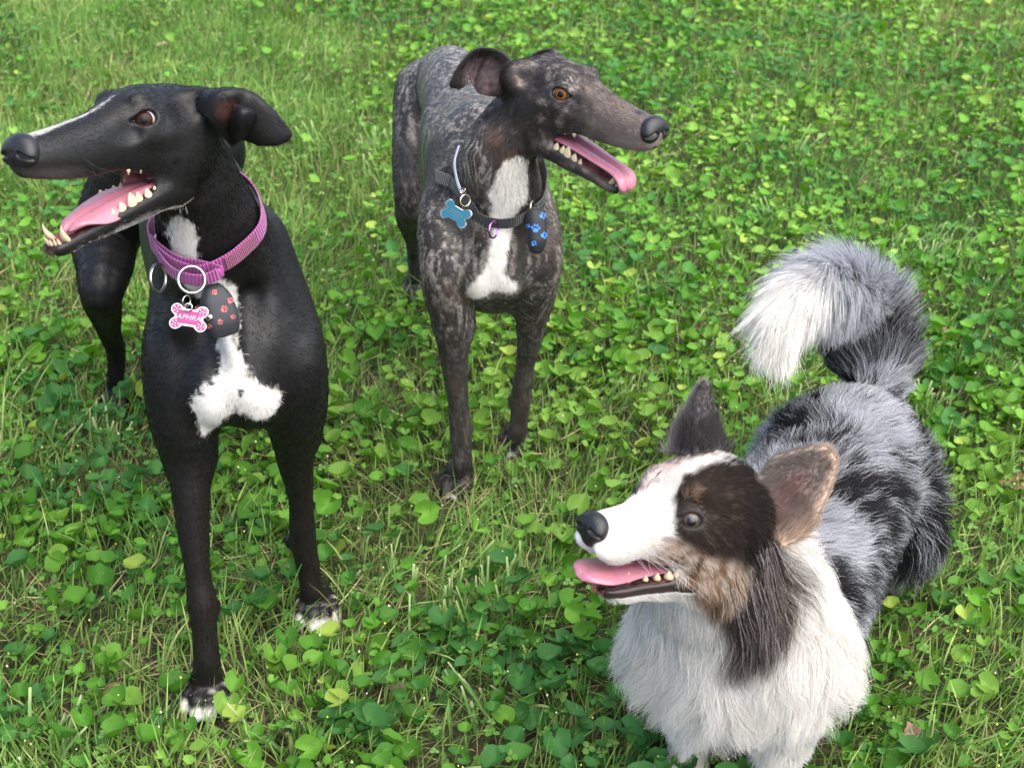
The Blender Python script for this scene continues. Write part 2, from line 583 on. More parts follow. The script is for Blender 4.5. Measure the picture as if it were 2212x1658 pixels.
def soil_mat():
    m, N, L, b = new_mat('soil_and_thatch')
    tc = N.new('ShaderNodeTexCoord')
    n1 = N.new('ShaderNodeTexNoise'); n1.inputs['Scale'].default_value = 7; n1.inputs['Detail'].default_value = 8
    n2 = N.new('ShaderNodeTexNoise'); n2.inputs['Scale'].default_value = 90; n2.inputs['Detail'].default_value = 5
    L.new(tc.outputs['Object'], n1.inputs['Vector']); L.new(tc.outputs['Object'], n2.inputs['Vector'])
    r1 = N.new('ShaderNodeValToRGB'); e = r1.color_ramp.elements
    e[0].position = .35; e[0].color = (.030, .036, .012, 1); e[1].position = .68; e[1].color = (.085, .070, .036, 1)
    r2 = N.new('ShaderNodeValToRGB'); e = r2.color_ramp.elements
    e[0].position = .35; e[0].color = (.25, .25, .25, 1); e[1].position = .7; e[1].color = (1.3, 1.25, 1.1, 1)
    L.new(n1.outputs[0], r1.inputs[0]); L.new(n2.outputs[0], r2.inputs[0])
    mx = N.new('ShaderNodeMix'); mx.data_type = 'RGBA'; mx.blend_type = 'MULTIPLY'; mx.inputs[0].default_value = 1
    L.new(r1.outputs[0], mx.inputs[6]); L.new(r2.outputs[0], mx.inputs[7]); L.new(mx.outputs[2], b.inputs['Base Color'])
    b.inputs['Roughness'].default_value = .95
    bp = N.new('ShaderNodeBump'); bp.inputs['Distance'].default_value = .01
    L.new(n2.outputs[0], bp.inputs['Height']); L.new(bp.outputs[0], b.inputs['Normal'])
    return m

def ground_z(X, Y):
    P = np.stack([X, Y, np.zeros_like(X)], 1)
    return .008 * noise3(P, 4.5, 90) + .004 * noise3(P, 13, 91)

def rot_from(n, yaw):
    """Rotation matrices with local z = n and local x turned by yaw."""
    n = unit(n)
    ref = np.stack([np.cos(yaw), np.sin(yaw), np.zeros_like(yaw)], 1)
    x = unit(ref - n * (ref * n).sum(1)[:, None])
    y = np.cross(n, x)
    return np.stack([x, y, n], 2)

def heart_leaf(na, rings, cup, fold, rng):
    th = np.linspace(-np.pi, np.pi, na, endpoint=False)
    a = np.abs(th) / np.pi
    r = np.interp(a, [0, .08, .25, .5, .72, .86, .95, 1.0], [1.06, .92, .84, .80, .80, .74, .42, .14])
    r = r * (1 + .03 * np.sin(th * 9 + rng.random() * 6))
    V = [[0, 0, 0]]
    for k in range(1, rings + 1):
        f = k / rings
        x = r * f * np.cos(th); y = r * f * np.sin(th)
        z = cup * f * f * r + fold * np.abs(y) + (.05 * np.sin(th * 5 + rng.random() * 6) * f if rings > 1 else 0) - .10 * np.maximum(x, 0) ** 2
        V += np.stack([x, y, z], 1).tolist()
    F = [(0, 1 + i, 1 + (i + 1) % na) for i in range(na)]
    for k in range(1, rings):
        o = 1 + (k - 1) * na
        for i in range(na):
            j = (i + 1) % na
            F += [(o + i, o + na + i, o + na + j), (o + i, o + na + j, o + j)]
    V = np.array(V, float)
    tint = np.concatenate([[1.18], np.tile(np.linspace(1.06, .95, rings)[:, None] * np.where(np.abs(th) < .12, 1.10, 1.0)[None], 1).ravel()])
    return V * .5, np.array(F), tint

def blade_field(rng, X, Y, L, w, yaw, lean, curve, segs, z0=0.0, tip=.08):
    """Grass blades as tapering strips. Returns V, quads."""
    n = len(X); t = np.linspace(0, 1, segs + 1)
    dirx, diry = np.cos(yaw), np.sin(yaw)
    ang = lean[:, None] + curve[:, None] * t[None]
    ds = L[:, None] / segs
    hor = np.cumsum(np.concatenate([np.zeros((n, 1)), np.sin(ang[:, :-1]) * ds], 1), 1)
    ver = np.cumsum(np.concatenate([np.zeros((n, 1)), np.cos(ang[:, :-1]) * ds], 1), 1)
    C = np.stack([X[:, None] + dirx[:, None] * hor, Y[:, None] + diry[:, None] * hor, z0 + ground_z(X, Y)[:, None] + np.maximum(ver, .002)], 2)
    tw = yaw + np.pi / 2 + rng.normal(size=n) * .7
    sx, sy = np.cos(tw), np.sin(tw)
    wid = w[:, None] * np.interp(t, [0, .3, .75, 1], [.7, 1, max(.75, tip), tip])[None] * .5
    off = np.stack([sx[:, None] * wid, sy[:, None] * wid, .25 * wid], 2)
    V = np.stack([C - off, C + off], 2).reshape(-1, 3)
    k = segs + 1
    b = (np.arange(n) * k * 2)[:, None] + (np.arange(segs) * 2)[None]
    Q = np.stack([b, b + 1, b + 3, b + 2], -1).reshape(-1, 4)
    return V, Q, np.repeat(np.arange(n), k * 2), np.tile(np.repeat(t, 2), n)

def lawn_samples(rng, n, y0=1.28, y1=6.6, near_bias=1.0):
    """Random ground points in the area the camera sees, with a margin at both sides."""
    out = []
    while sum(map(len, out)) < n:
        Y = y0 + (y1 - y0) * rng.random(n * 2) ** near_bias
        X = rng.uniform(-1, 1, n * 2) * (.46 * y1 + .45)
        ok = np.abs(X) < .36 * Y + .42
        out.append(np.stack([X[ok], Y[ok]], 1))
    return np.vstack(out)[:n]

def violet_cover(X, Y):
    """0..1: how much violets rule the ground there (grass has the rest)."""
    P = np.stack([X, Y, np.zeros_like(X)], 1)
    v = fbm(P, 1.9, 55) + .5 * noise3(P, 6, 56)
    q = proj(np.stack([X, Y, np.zeros_like(X)], 1))
    bias = .30 + .30 * sstep(1150, 1400, q[:, 1]) * sstep(500, 800, q[:, 0]) * sstep(1500, 1300, q[:, 0]) + .35 * sstep(700, 1500, q[:, 0]) * sstep(1500, 300, q[:, 1]) - .60 * sstep(1000, 350, q[:, 0]) * sstep(1000, 300, q[:, 1]) - .25 * sstep(1000, 600, q[:, 0]) * sstep(1700, 1100, q[:, 1]) - .25 * sstep(1900, 2150, q[:, 0]) * sstep(700, 1100, q[:, 1])
    return np.clip(.5 + .9 * (v + bias), 0.04, 1)

def straw_and_sun_patch(X, Y):
    q = proj(np.stack([X, Y, 0 * X], 1)); p = np.zeros(len(X))
    for cx, cy, rr in ((330, 1400, 170), (1900, 385, 60), (60, 1330, 120), (860, 1230, 110), (100, 40, 140), (880, 860, 100), (230, 730, 90), (700, 330, 120), (1150, 1120, 70), (2120, 1180, 80), (560, 1560, 90), (1180, 1600, 80)):  # uppermost left spot imitates sunlit grass by straw colour; the others are straw
        p = np.maximum(p, np.exp(-((q[:, 0] - cx) ** 2 + ((q[:, 1] - cy) * 1.5) ** 2) / rr ** 2))
    return p

FEET = []      # ground points where nothing tall may grow (filled from the dogs' paws)

def clear_of_feet(X, Y, r=.030):
    ok = np.ones(len(X), bool)
    for fx, fy, fr in FEET:
        ok &= (X - fx) ** 2 + (Y - fy) ** 2 > (r * fr) ** 2
    return ok

def build_ground():
    rng = np.random.default_rng(21)
    # soil sheet: fine near the camera, one skirt out to the far distance
    gx = np.linspace(-4, 4, 90); gy = np.linspace(.2, 9, 100)
    XX, YY = np.meshgrid(gx, gy, indexing='ij')
    Z = ground_z(XX.ravel(), YY.ravel())
    V = np.stack([XX.ravel(), YY.ravel(), Z], 1)
    idx = np.arange(9000).reshape(90, 100)
    edge = np.zeros((90, 100), bool); edge[0] = edge[-1] = True; edge[:, 0] = edge[:, -1] = True
    V[edge.ravel(), 2] = 0
    Q = np.stack([idx[:-1, :-1], idx[1:, :-1], idx[1:, 1:], idx[:-1, 1:]], -1).reshape(-1, 4)
    far = np.array([[-90, -60, 0], [90, -60, 0], [90, 140, 0], [-90, 140, 0]], float)
    cor = [idx[0, 0], idx[-1, 0], idx[-1, -1], idx[0, -1]]
    n = len(V)
    rim = [(idx[:, 0], n + 0, n + 1), (idx[-1, :], n + 1, n + 2), (idx[::-1, -1], n + 2, n + 3), (idx[0, ::-1], n + 3, n + 0)]
    faces = Q.tolist()
    for line, a, b in rim:
        h = len(line) // 2
        for i in range(len(line) - 1):
            faces.append((line[i + 1], line[i], a if i < h else b))
        faces.append((line[h], a, b))
    lawn = make_mesh('lawn', np.vstack([V, far]), faces, soil_mat())
    tag(lawn, 'shady lawn of violets, clover and mown grass', 'lawn', kind='structure')
    M_LEAF = leaf_mat('violet_leaf_surface'); M_GRASS = leaf_mat('grass_surface', .24, .55, .15, bump=False); M_DRY = leaf_mat('dry_grass_surface', .12, .7, .2, bump=False)
    GREENS = np.array([(.046, .140, .016), (.066, .180, .018), (.092, .212, .024), (.036, .118, .026), (.128, .242, .036)])

    # ---- violets
    S_ = lawn_samples(rng, 42000, near_bias=1.15)
    cov = violet_cover(S_[:, 0], S_[:, 1])
    S_ = S_[rng.random(len(S_)) < cov * (1 - .75 * straw_and_sun_patch(S_[:, 0], S_[:, 1]))]
    S_ = S_[clear_of_feet(S_[:, 0], S_[:, 1], .032)]
    n = len(S_); X, Y = S_.T
    size = .014 + .034 * rng.random(n) ** 1.5 * (1 + .25 * rng.random(n) * (rng.random(n) < .25))
    size = size * np.where(Y > 2.7, .85, 1.0)
    zt = ground_z(X, Y) + .012 + .052 * rng.random(n) ** .8
    P3 = np.stack([X, Y, 0 * X], 1)
    hue = np.clip((fbm(P3, 2.4, 70) + .5 * noise3(P3, 9, 71)) * .9 + .45 + rng.normal(size=n) * .22, 0, 1)
    base = np.stack([np.interp(hue, np.linspace(0, 1, 5), GREENS[[3, 0, 1, 2, 4], c]) for c in range(3)], 1)
    yel = rng.random(n) < .025
    base[yel] = np.array((.20, .28, .045)) * rng.uniform(.8, 1.1, (yel.sum(), 1))
    base *= rng.uniform(.9, 1.25, (n, 1))
    tilt = np.abs(rng.normal(size=n)) * .55; ta = rng.uniform(0, 2 * np.pi, n)
    nrm = np.stack([np.sin(tilt) * np.cos(ta), np.sin(tilt) * np.sin(ta), np.cos(tilt)], 1)
    R = rot_from(nrm, rng.uniform(0, 2 * np.pi, n))
    C = np.stack([X, Y, zt], 1)
    foot = np.stack([X + rng.normal(size=n) * .018, Y + rng.normal(size=n) * .018, ground_z(X, Y)], 1)
    pr = proj(C); dist = np.linalg.norm(C - CAMP, axis=1)
    inside = (pr[:, 0] > 25) & (pr[:, 0] < 2187) & (pr[:, 1] > 25) & (pr[:, 1] < 1630)
    show = size / dist * inside * (np.cos(tilt) > .75)
    # leaves hidden behind a dog do not count among the largest
    for bx in ((120, 190, 700, 900), (310, 900, 480, 1540), (590, 900, 720, 1350), (860, 110, 1210, 700), (950, 650, 1030, 1080), (1090, 650, 1180, 1000), (1300, 950, 1860, 1640), (1640, 780, 2050, 1420)):
        show[(pr[:, 0] > bx[0]) & (pr[:, 0] < bx[2]) & (pr[:, 1] > bx[1]) & (pr[:, 1] < bx[3])] = 0
    single = np.zeros(n, bool); single[np.argsort(-show)[:300]] = True
    near = (Y < 2.9) & ~single
    parts = []
    kinds = [heart_leaf(14, 2, rng.uniform(.05, .75), rng.uniform(.0, .5), rng) for _ in range(9)] + [heart_leaf(10, 1, rng.uniform(.1, .75), rng.uniform(.05, .5), rng) for _ in range(5)]
    which = np.where(Y < 2.9, rng.integers(0, 9, n), rng.integers(9, 14, n))
    Vs, Fs, Cs, o = [], [], [], 0
    for k in range(14):
        I = np.nonzero((which == k) & ~single)[0]
        if not len(I): continue
        T, F, ti = kinds[k]
        W = np.einsum('nij,mj->nmi', R[I], T) * size[I][:, None, None] + C[I][:, None]
        Vs.append(W.reshape(-1, 3)); Fs.append((F[None] + (np.arange(len(I)) * len(T))[:, None, None]).reshape(-1, 3) + o)
        Cs.append((base[I][:, None] * ti[None, :, None]).reshape(-1, 3)); o += len(I) * len(T)
    o_ = make_mesh('violet_leaves', np.vstack(Vs), np.vstack(Fs), M_LEAF, attrs={'coat': np.vstack(Cs)})
    tag(o_, 'heart-shaped violet leaves covering the lawn', 'ground cover', kind='stuff')
    # stalks
    I = np.nonzero(Y < 3.4)[0]
    a, b = foot[I], C[I] - nrm[I] * .001
    mid = (a + b) * .5 + np.array((0, 0, .006))
    sd = rng.normal(size=(len(I), 3)); sd[:, 2] *= .2; sd = unit(sd) * .0011
    V3 = np.stack([a - sd, a + sd, mid - sd * .9, mid + sd * .9, b - sd * .7, b + sd * .7], 1).reshape(-1, 3)
    bi = (np.arange(len(I)) * 6)[:, None]
    Qs = np.vstack([np.hstack([bi, bi + 1, bi + 3, bi + 2]), np.hstack([bi + 2, bi + 3, bi + 5, bi + 4])])
    cc = np.repeat(np.array((.16, .26, .06)) * rng.uniform(.7, 1.3, (len(I), 1)), 6, 0)
    o_ = make_mesh('violet_stalks', V3, Qs, M_GRASS, attrs={'coat': cc})
    tag(o_, 'thin pale stalks of the violet leaves', 'ground cover', kind='stuff')
    # the largest leaves, one object each
    lib = {}
    for j, i in enumerate(np.nonzero(single)[0]):
        T, F, ti = kinds[which[i] % 9]
        shade = int(np.clip(hue[i] * 4.99, 0, 4)); key = (which[i] % 9, shade, bool(yel[i]))
        if key not in lib:
            col = np.array((.20, .28, .045)) if yel[i] else GREENS[[3, 0, 1, 2, 4][shade]]
            me_o = make_mesh('violet_leaf', T, F, M_LEAF, attrs={'coat': ti[:, None] * col[None]})
            lib[key] = me_o.data; bpy.data.objects.remove(me_o)
        ob = bpy.data.objects.new('violet_leaf', lib[key]); COL.objects.link(ob)
        M4 = Matrix.Identity(4)
        for r in range(3):
            for c_ in range(3):
                M4[r][c_] = float(R[i][r, c_] * size[i])
            M4[r][3] = float(C[i][r])
        ob.parent = lawn; ob.matrix_local = M4

    # ---- grass
    S_ = lawn_samples(rng, 215000, near_bias=1.10)
    cov = violet_cover(S_[:, 0], S_[:, 1])
    keep = rng.random(len(S_)) < 1.0 - .55 * cov
    S_ = S_[keep]; S_ = S_[clear_of_feet(S_[:, 0], S_[:, 1], .026)]
    X, Y = S_.T; n = len(X)
    P3 = np.stack([X, Y, 0 * X], 1)
    tall = sstep(.15, .6, fbm(P3, 3.1, 33))
    L = rng.uniform(.036, .078, n) * (1 + .5 * tall) * np.where(rng.random(n) < .08, 1.5, 1)
    w = rng.uniform(.0014, .0032, n) * np.where(rng.random(n) < .12, 1.7, 1)
    yaw = fbm(P3, 5, 35) * 5 + rng.normal(size=n) * 1.0
    lean = np.clip(.35 + .45 * rng.normal(size=n) + .25 * tall, -.2, 1.35); curve = rng.uniform(.1, 1.1, n)
    hue = np.clip(.5 + .5 * fbm(P3, 1.6, 37) + .28 * rng.normal(size=n), 0, 1)
    gcol = np.stack([np.interp(hue, [0, .35, .7, 1], np.array([(.066, .165, .032), (.100, .210, .036), (.160, .270, .060), (.29, .35, .12)])[:, c]) for c in range(3)], 1)
    for seg, sel, nm in ((4, Y < 2.5, 'grass_blades'), (2, Y >= 2.5, 'distant_grass_blades')):
        V, Q, bi, t = blade_field(rng, X[sel], Y[sel], L[sel], w[sel] * (1.0 if seg == 4 else 1.35), yaw[sel], lean[sel], curve[sel], seg)
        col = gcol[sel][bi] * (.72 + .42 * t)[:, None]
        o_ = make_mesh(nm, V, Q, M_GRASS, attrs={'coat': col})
        tag(o_, 'short green grass blades among the violets' if seg == 4 else 'short green grass blades farther back on the lawn', 'grass', kind='stuff')
    # ---- broad mown blades with cut tips, in tufts
    tuft = lawn_samples(rng, 230, near_bias=1.2)
    S_ = np.vstack([t_ + rng.normal(size=(rng.integers(6, 22), 2)) * .022 for t_ in tuft] + [ground(1000, 1330)[None, :2] + rng.normal(size=(60, 2)) * .05, ground(2000, 590)[None, :2] + rng.normal(size=(70, 2)) * .06])
    S_ = S_[clear_of_feet(S_[:, 0], S_[:, 1], .03)]; X, Y = S_.T; n = len(X)
    P3 = np.stack([X, Y, 0 * X], 1)
    V, Q, bi, t = blade_field(rng, X, Y, rng.uniform(.045, .10, n), rng.uniform(.0038, .0065, n), fbm(P3, 3, 39) * 6 + rng.normal(size=n) * .5, rng.uniform(.1, 1.0, n), rng.uniform(0, .7, n), 4, tip=.6)
    col = (np.array([(.085, .190, .040), (.110, .220, .050), (.150, .255, .085)])[rng.integers(0, 3, n)] * rng.uniform(.85, 1.15, (n, 1)))[bi]
    col = mix(col, np.array((.42, .44, .22)), (t > .97) * .7)
    o_ = make_mesh('broad_grass_blades', V, Q, M_GRASS, attrs={'coat': col})
    tag(o_, 'broad mown grass blades with cut tips in tufts', 'grass', kind='stuff')
    # ---- straw and dead blades lying low, thick also where sunlit grass is imitated
    S_ = lawn_samples(rng, 38000, near_bias=1.15); X, Y = S_.T
    P3 = np.stack([X, Y, 0 * X], 1)
    q = proj(P3)
    patch = sstep(.0, .55, fbm(P3, 2.7, 45) + .1)
    patch = np.maximum(patch, straw_and_sun_patch(X, Y))
    S_ = S_[rng.random(len(S_)) < .12 + .75 * patch]; X, Y = S_.T; n = len(X)
    V, Q, bi, t = blade_field(rng, X, Y, rng.uniform(.03, .09, n), rng.uniform(.0012, .0028, n), rng.uniform(0, 6.28, n), rng.uniform(1.0, 1.62, n), rng.uniform(-.3, .4, n), 2, z0=rng.uniform(.002, .022, n)[:, None])
    dc = np.array([(.42, .33, .17), (.30, .22, .11), (.50, .43, .24), (.20, .14, .075), (.36, .36, .14)])[rng.integers(0, 5, n)] * rng.uniform(.7, 1.15, (n, 1))
    o_ = make_mesh('dry_grass', V, Q, M_DRY, attrs={'coat': dc[bi]})
    tag(o_, 'straw-coloured dead grass lying between the green, one patch standing in for sunlight', 'dry grass', kind='stuff')
    # ---- clover: three small round leaflets
    S_ = lawn_samples(rng, 24000, near_bias=1.1); X, Y = S_.T
    P3 = np.stack([X, Y, 0 * X], 1)
    q = proj(P3)
    pc = sstep(.05, .5, fbm(P3, 2.2, 65)) + np.exp(-((q[:, 0] - 1250) ** 2 + (q[:, 1] - 1500) ** 2) / 150 ** 2) + np.exp(-((q[:, 0] - 2050) ** 2 + (q[:, 1] - 1350) ** 2) / 220 ** 2)
    S_ = S_[rng.random(len(S_)) < .45 + .5 * pc]; S_ = S_[clear_of_feet(S_[:, 0], S_[:, 1], .028)]
    X, Y = S_.T; n = len(X)
    a = np.linspace(0, 2 * np.pi, 7, endpoint=False)
    leaflet = np.stack([.55 + .5 * np.cos(a), .46 * np.sin(a), .12 * np.abs(np.sin(a))], 1)
    T = []
    for g in range(3):
        r = g * 2.094; c_, s_ = math.cos(r), math.sin(r)
        T.append(leaflet @ np.array([[c_, s_, 0], [-s_, c_, 0], [0, 0, 1]]))
    T = np.vstack(T)
    F = np.array([(g * 7, g * 7 + i, g * 7 + i + 1) for g in range(3) for i in range(1, 6)])
    tilt = np.abs(rng.normal(size=n)) * .35; ta = rng.uniform(0, 6.28, n)
    R = rot_from(np.stack([np.sin(tilt) * np.cos(ta), np.sin(tilt) * np.sin(ta), np.cos(tilt)], 1), rng.uniform(0, 6.28, n))
    W = np.einsum('nij,mj->nmi', R, T) * rng.uniform(.006, .011, n)[:, None, None] + np.stack([X, Y, ground_z(X, Y) + rng.uniform(.015, .05, n)], 1)[:, None]
    cc = np.array([(.075, .185, .030), (.10, .225, .036), (.13, .25, .055)])[rng.integers(0, 3, n)]
    o_ = make_mesh('clover_leaves', W.reshape(-1, 3), (F[None] + (np.arange(n) * 21)[:, None, None]).reshape(-1, 3), M_LEAF, attrs={'coat': np.repeat(cc, 21, 0)})
    tag(o_, 'small clover leaves scattered over the lawn', 'clover', kind='stuff')
    # ---- tiny pale seed heads
    S_ = lawn_samples(rng, 2600, near_bias=1.1); X, Y = S_.T; n = len(X)
    yaw = rng.uniform(0, 6.28, n)
    V, Q, bi, t = blade_field(rng, X, Y, rng.uniform(.05, .10, n), np.full(n, .0011), yaw, rng.uniform(-.1, .6, n), rng.uniform(0, .5, n), 3)
    tip = V.reshape(n, 8, 3)[:, -1]
    oc = np.array([(1, 0, 0), (-1, 0, 0), (0, 1, 0), (0, -1, 0), (0, 0, 1.6), (0, 0, -1.2)], float) * .0019
    OV = (tip[:, None] + oc[None] * rng.uniform(.6, 1.2, (n, 1, 1))).reshape(-1, 3)
    OF = np.array([(0, 2, 4), (2, 1, 4), (1, 3, 4), (3, 0, 4), (2, 0, 5), (1, 2, 5), (3, 1, 5), (0, 3, 5)])
    sc_ = np.array((.22, .27, .08)) * rng.uniform(.6, 1.3, (n, 1))
    hcl = np.where((rng.random(n) < .4)[:, None], np.array((.62, .58, .40)), np.array((.45, .46, .10)))
    Q2 = np.vstack([Q[:, [0, 1, 2]], Q[:, [0, 2, 3]], (OF[None] + (np.arange(n) * 6)[:, None, None]).reshape(-1, 3) + len(V)])
    o_ = make_mesh('seed_heads', np.vstack([V, OV]), Q2, M_DRY, attrs={'coat': np.vstack([sc_[bi], np.repeat(hcl, 6, 0)])})
    tag(o_, 'fine stalks with tiny pale seed heads', 'weeds', kind='stuff')
    return lawn
# ------------------------------------------------------------------ sighthound head
class Head:
    """Frame of a head: local x to the nose, y to the animal's left, z up."""
    def __init__(self, o, yaw, pitch, roll, s, jaw, hinge, jl=1.0):
        self.jl = np.array((jl, 1.0, 1.0))
        self.o = np.asarray(o, float); self.R = head_frame(yaw, pitch, roll); self.s = s
        self.hinge = np.asarray(hinge, float)
        self.jaw = jaw
        def rot(a):
            return np.array([[math.cos(a), 0, math.sin(a)], [0, 1, 0], [-math.sin(a), 0, math.cos(a)]])
        self.RJ, self.RM = self.R @ rot(jaw), self.R @ rot(jaw * 0.5)
        self.oh = self.w(self.hinge)
    def w(self, p):
        return self.o + np.asarray(p, float) * self.s @ self.R.T
    def l(self, P):
        return (P - self.o) @ self.R / self.s
    def wj(self, p):                 # jaw frame, measured from the hinge
        return self.oh + np.asarray(p, float) * self.jl * self.s @ self.RJ.T
    def lj(self, P):
        return (P - self.oh) @ self.RJ / self.s / self.jl
    def wm(self, p):
        return self.oh + np.asarray(p, float) * self.s @ self.RM.T

GH_UPPER = [(-.118, .004, .012, .012, .016), (-.108, .002, .030, .028, .040), (-.085, .000, .040, .040, .054), (-.055, .000, .0445, .0445, .060),
            (-.025, .000, .0455, .0445, .060), (.003, -.002, .0400, .0400, .055), (.025, -.005, .0340, .0325, .048), (.050, -.010, .0295, .0265, .041),
            (.080, -.014, .0260, .0225, .0350), (.108, -.018, .0240, .0200, .0305), (.126, -.020, .0222, .0188, .0270), (.138, -.021, .0190, .0165, .0215),
            (.145, -.022, .0120, .0110, .0130), (.149, -.022, .0012, .0012, .0012)]
GH_LOWER = [(-.012, -.018, .026, .014, .020), (.021, -.021, .0345, .015, .028), (.063, -.024, .0310, .013, .0245), (.106, -.0255, .0245, .0115, .0190),
            (.138, -.0265, .0200, .0105, .0155), (.164, -.027, .0175, .010, .0135), (.180, -.027, .0130, .0080, .0105), (.188, -.027, .0030, .003, .003)]

def sighthound_head(S, hd):
    s = hd.s
    S.loft(hd.o, hd.R, s, GH_UPPER, k=0.018 * s)
    S.loft(hd.oh, hd.RJ, s, np.array(GH_LOWER) * np.array((hd.jl[0], 1, 1, 1, 1)), k=0.010 * s)
    for g in (-1, 1):
        rotm = hd.RM
        S.ball(hd.wm((.010, g * .0255, -.020)), np.array((.029, .0120, .030)) * s, k=0.014 * s, rot=rotm)       # cheek web
        S.ball(hd.w((-.054, g * .033, -.024)), np.array((.035, .016, .032)) * s, k=0.016 * s, rot=hd.R)          # masseter
        S.ball(hd.w((-.018, g * .0350, -.006)), np.array((.030, .010, .010)) * s, k=0.014 * s, rot=hd.R)         # cheek bone
        S.ball(hd.w((.000, g * .0245, .0290)), np.array((.013, .009, .0085)) * s, k=0.012 * s, rot=hd.R)         # brow
        S.ball(hd.w((.080, g * .0125, -.030)), np.array((.055, .013, .017)) * s, k=0.012 * s, rot=hd.R)          # upper lip fullness
        S.ball(hd.w((.030, g * .036, .000)), np.array((.018, .006, .010)) * s, k=0.012 * s, rot=hd.R, op='-')
        S.cone(hd.w((-.030, g * .0470, -.040)), .0012 * s, hd.w((-.036, g * .0450, -.066)), .0015 * s, k=.008 * s, op='-')   # crease behind the corner of the mouth
        S.ball(hd.w((-.045, g * .046, .024)), np.array((.018, .007, .010)) * s, k=0.014 * s, rot=hd.R, op='-')   # temple hollow
    hd.eyes = []
    for g in (-1, 1):
        e = hd.w((-.001, g * .0280, .0085))
        out = unit(hd.R @ np.array((.42, g * .88, .22)))
        fwd = unit(hd.R @ np.array((.86, -g * .38, -.22)))
        fwd = unit(fwd - out * (fwd @ out)); up = np.cross(out, fwd) * g
        Rm = np.stack([fwd, up, out], 1)
        r = .0124 * s
        S.ball(e, r * 1.20, k=0.010 * s)
        S.ball(e + out * r * 1.02 - up * r * 0.02, (r * 1.02, r * .62, r * .75), k=0.003 * s, rot=Rm, op='-')
        S.ball(e + out * r * 0.9 + fwd * r * 1.05 - up * r * .12, (r * .38, r * .2, r * .5), k=0.003 * s, rot=Rm, op='-')
        hd.eyes.append((e, out, fwd, up, r))
    cav = [(.002, -.020, .006, .004, .004), (.018, -.020, .0195, .012, .010), (.045, -.021, .0235, .022, .018), (.060, -.021, .0230, .026, .020), (.085, -.021, .0215, .038, .030),
           (.12, -.021, .0165, .046, .037), (.158, -.021, .0130, .053, .042), (.175, -.021, .0100, .058, .043), (.185, -.021, .004, .06, .043)]
    S.loft(hd.oh, hd.RM, s, np.array(cav) * np.array((hd.jl[0], 1, 1, 1, 1)), k=0.004 * s, op='-', tag='cavity', power=2.6)

def dog_nose(hd, x, z, w, h, d, name='nose', h_vox=0.0011):
    """The nose leather: rounded pad with two comma-shaped nostrils and a groove."""
    T = Sdf(); s = hd.s
    T.ball(hd.w((x - d * .45, 0, z)), np.array((d, w, h)) * s, k=.004, rot=hd.R)
    T.ball(hd.w((x - d * .30, 0, z + h * .35)), np.array((d * .85, w * .95, h * .62)) * s, k=.006, rot=hd.R)
    T.ball(hd.w((x - d * .55, 0, z - h * .65)), np.array((d * .75, w * .55, h * .65)) * s, k=.006, rot=hd.R)
    for g in (-1, 1):
        T.ball(hd.w((x - d * .15, g * w * .62, z - h * .05)), np.array((d * .70, w * .52, h * .62)) * s, k=.004, rot=hd.R)
        T.chain([(hd.w((x + d * .50, g * w * .46, z - h * .02)), w * .135 * s), (hd.w((x + d * .42, g * w * .66, z - h * .08)), w * .125 * s), (hd.w((x + d * .22, g * w * .92, z - h * .18)), w * .080 * s), (hd.w((x - d * .10, g * w * 1.14, z - h * .28)), w * .05 * s)], k=.0022, op='-')
    T.cone(hd.w((x + d * .62, 0, z + h * .1)), .0008 * s, hd.w((x + d * .2, 0, z - h * 1.1)), .0012 * s, k=.002, op='-')
    R_ = (d + w + h) * s
    c = hd.w((x - d * .3, 0, z))
    V, Q = T.mesh(c - R_, c + R_, h_vox)
    return make_mesh(name, V, Q, M_NOSE)

def eyeball(e, gaze, r, iris_col, iris=0.84, pupil=0.40, white=(0.40, 0.37, 0.36), mat=None):
    n, m = 40, 40
    th = np.linspace(0, np.pi, n)[:, None]; ph = np.linspace(0, 2 * np.pi, m, endpoint=False)[None]
    gz = unit(gaze); x = unit(np.cross(gz, (0.2, 0.1, 0.97))); y = np.cross(gz, x)
    # slightly bulging cornea
    rr = r * (1 + 0.07 * np.exp(-(th / 0.5) ** 2))
    V = (np.cos(th) * rr)[..., None] * gz + (np.sin(th) * np.cos(ph) * rr)[..., None] * x + (np.sin(th) * np.sin(ph) * rr)[..., None] * y
    T = np.broadcast_to(th, (n, m)).ravel(); A = np.broadcast_to(ph, (n, m)).ravel()
    streak = 0.8 + 0.25 * np.sin(A * 23 + 2 * np.sin(A * 7)) * sstep(pupil, iris, T)
    ic = np.array(iris_col)[None] * streak[:, None] * (0.75 + 0.55 * np.exp(-((T - .42) / .12) ** 2))[:, None]
    col = np.where((T < pupil)[:, None], 0.004, ic)
    col = mix(col, np.array((0.012, 0.008, 0.006)), np.exp(-((T - iris) / 0.06) ** 2))
    col = mix(col, np.array(white), sstep(iris + .02, iris + .12, T))
    i = np.arange(n - 1)[:, None]; j = np.arange(m)[None]
    Q = np.stack([i * m + j, (i + 1) * m + j, (i + 1) * m + (j + 1) % m, i * m + (j + 1) % m], -1).reshape(-1, 4)
    return make_mesh('eye', V.reshape(-1, 3) + e, Q, mat or M_EYE, attrs={'coat': col})

def tooth_mesh(base, tip, r, bend=(0, 0, 0), flat=0.75):
    base = np.asarray(base, float); tip = np.asarray(tip, float)
    t = np.linspace(0, 1, 7)[:, None]
    P = base + (tip - base) * t + np.asarray(bend) * (4 * t * (1 - t))
    rad = r * np.array([.9, 1.02, .95, .78, .55, .3, .06])
    V, Q = tube(P, np.stack([rad, rad * flat], 1), n=8)
    return make_mesh('tooth', V, Q, M_TOOTH)

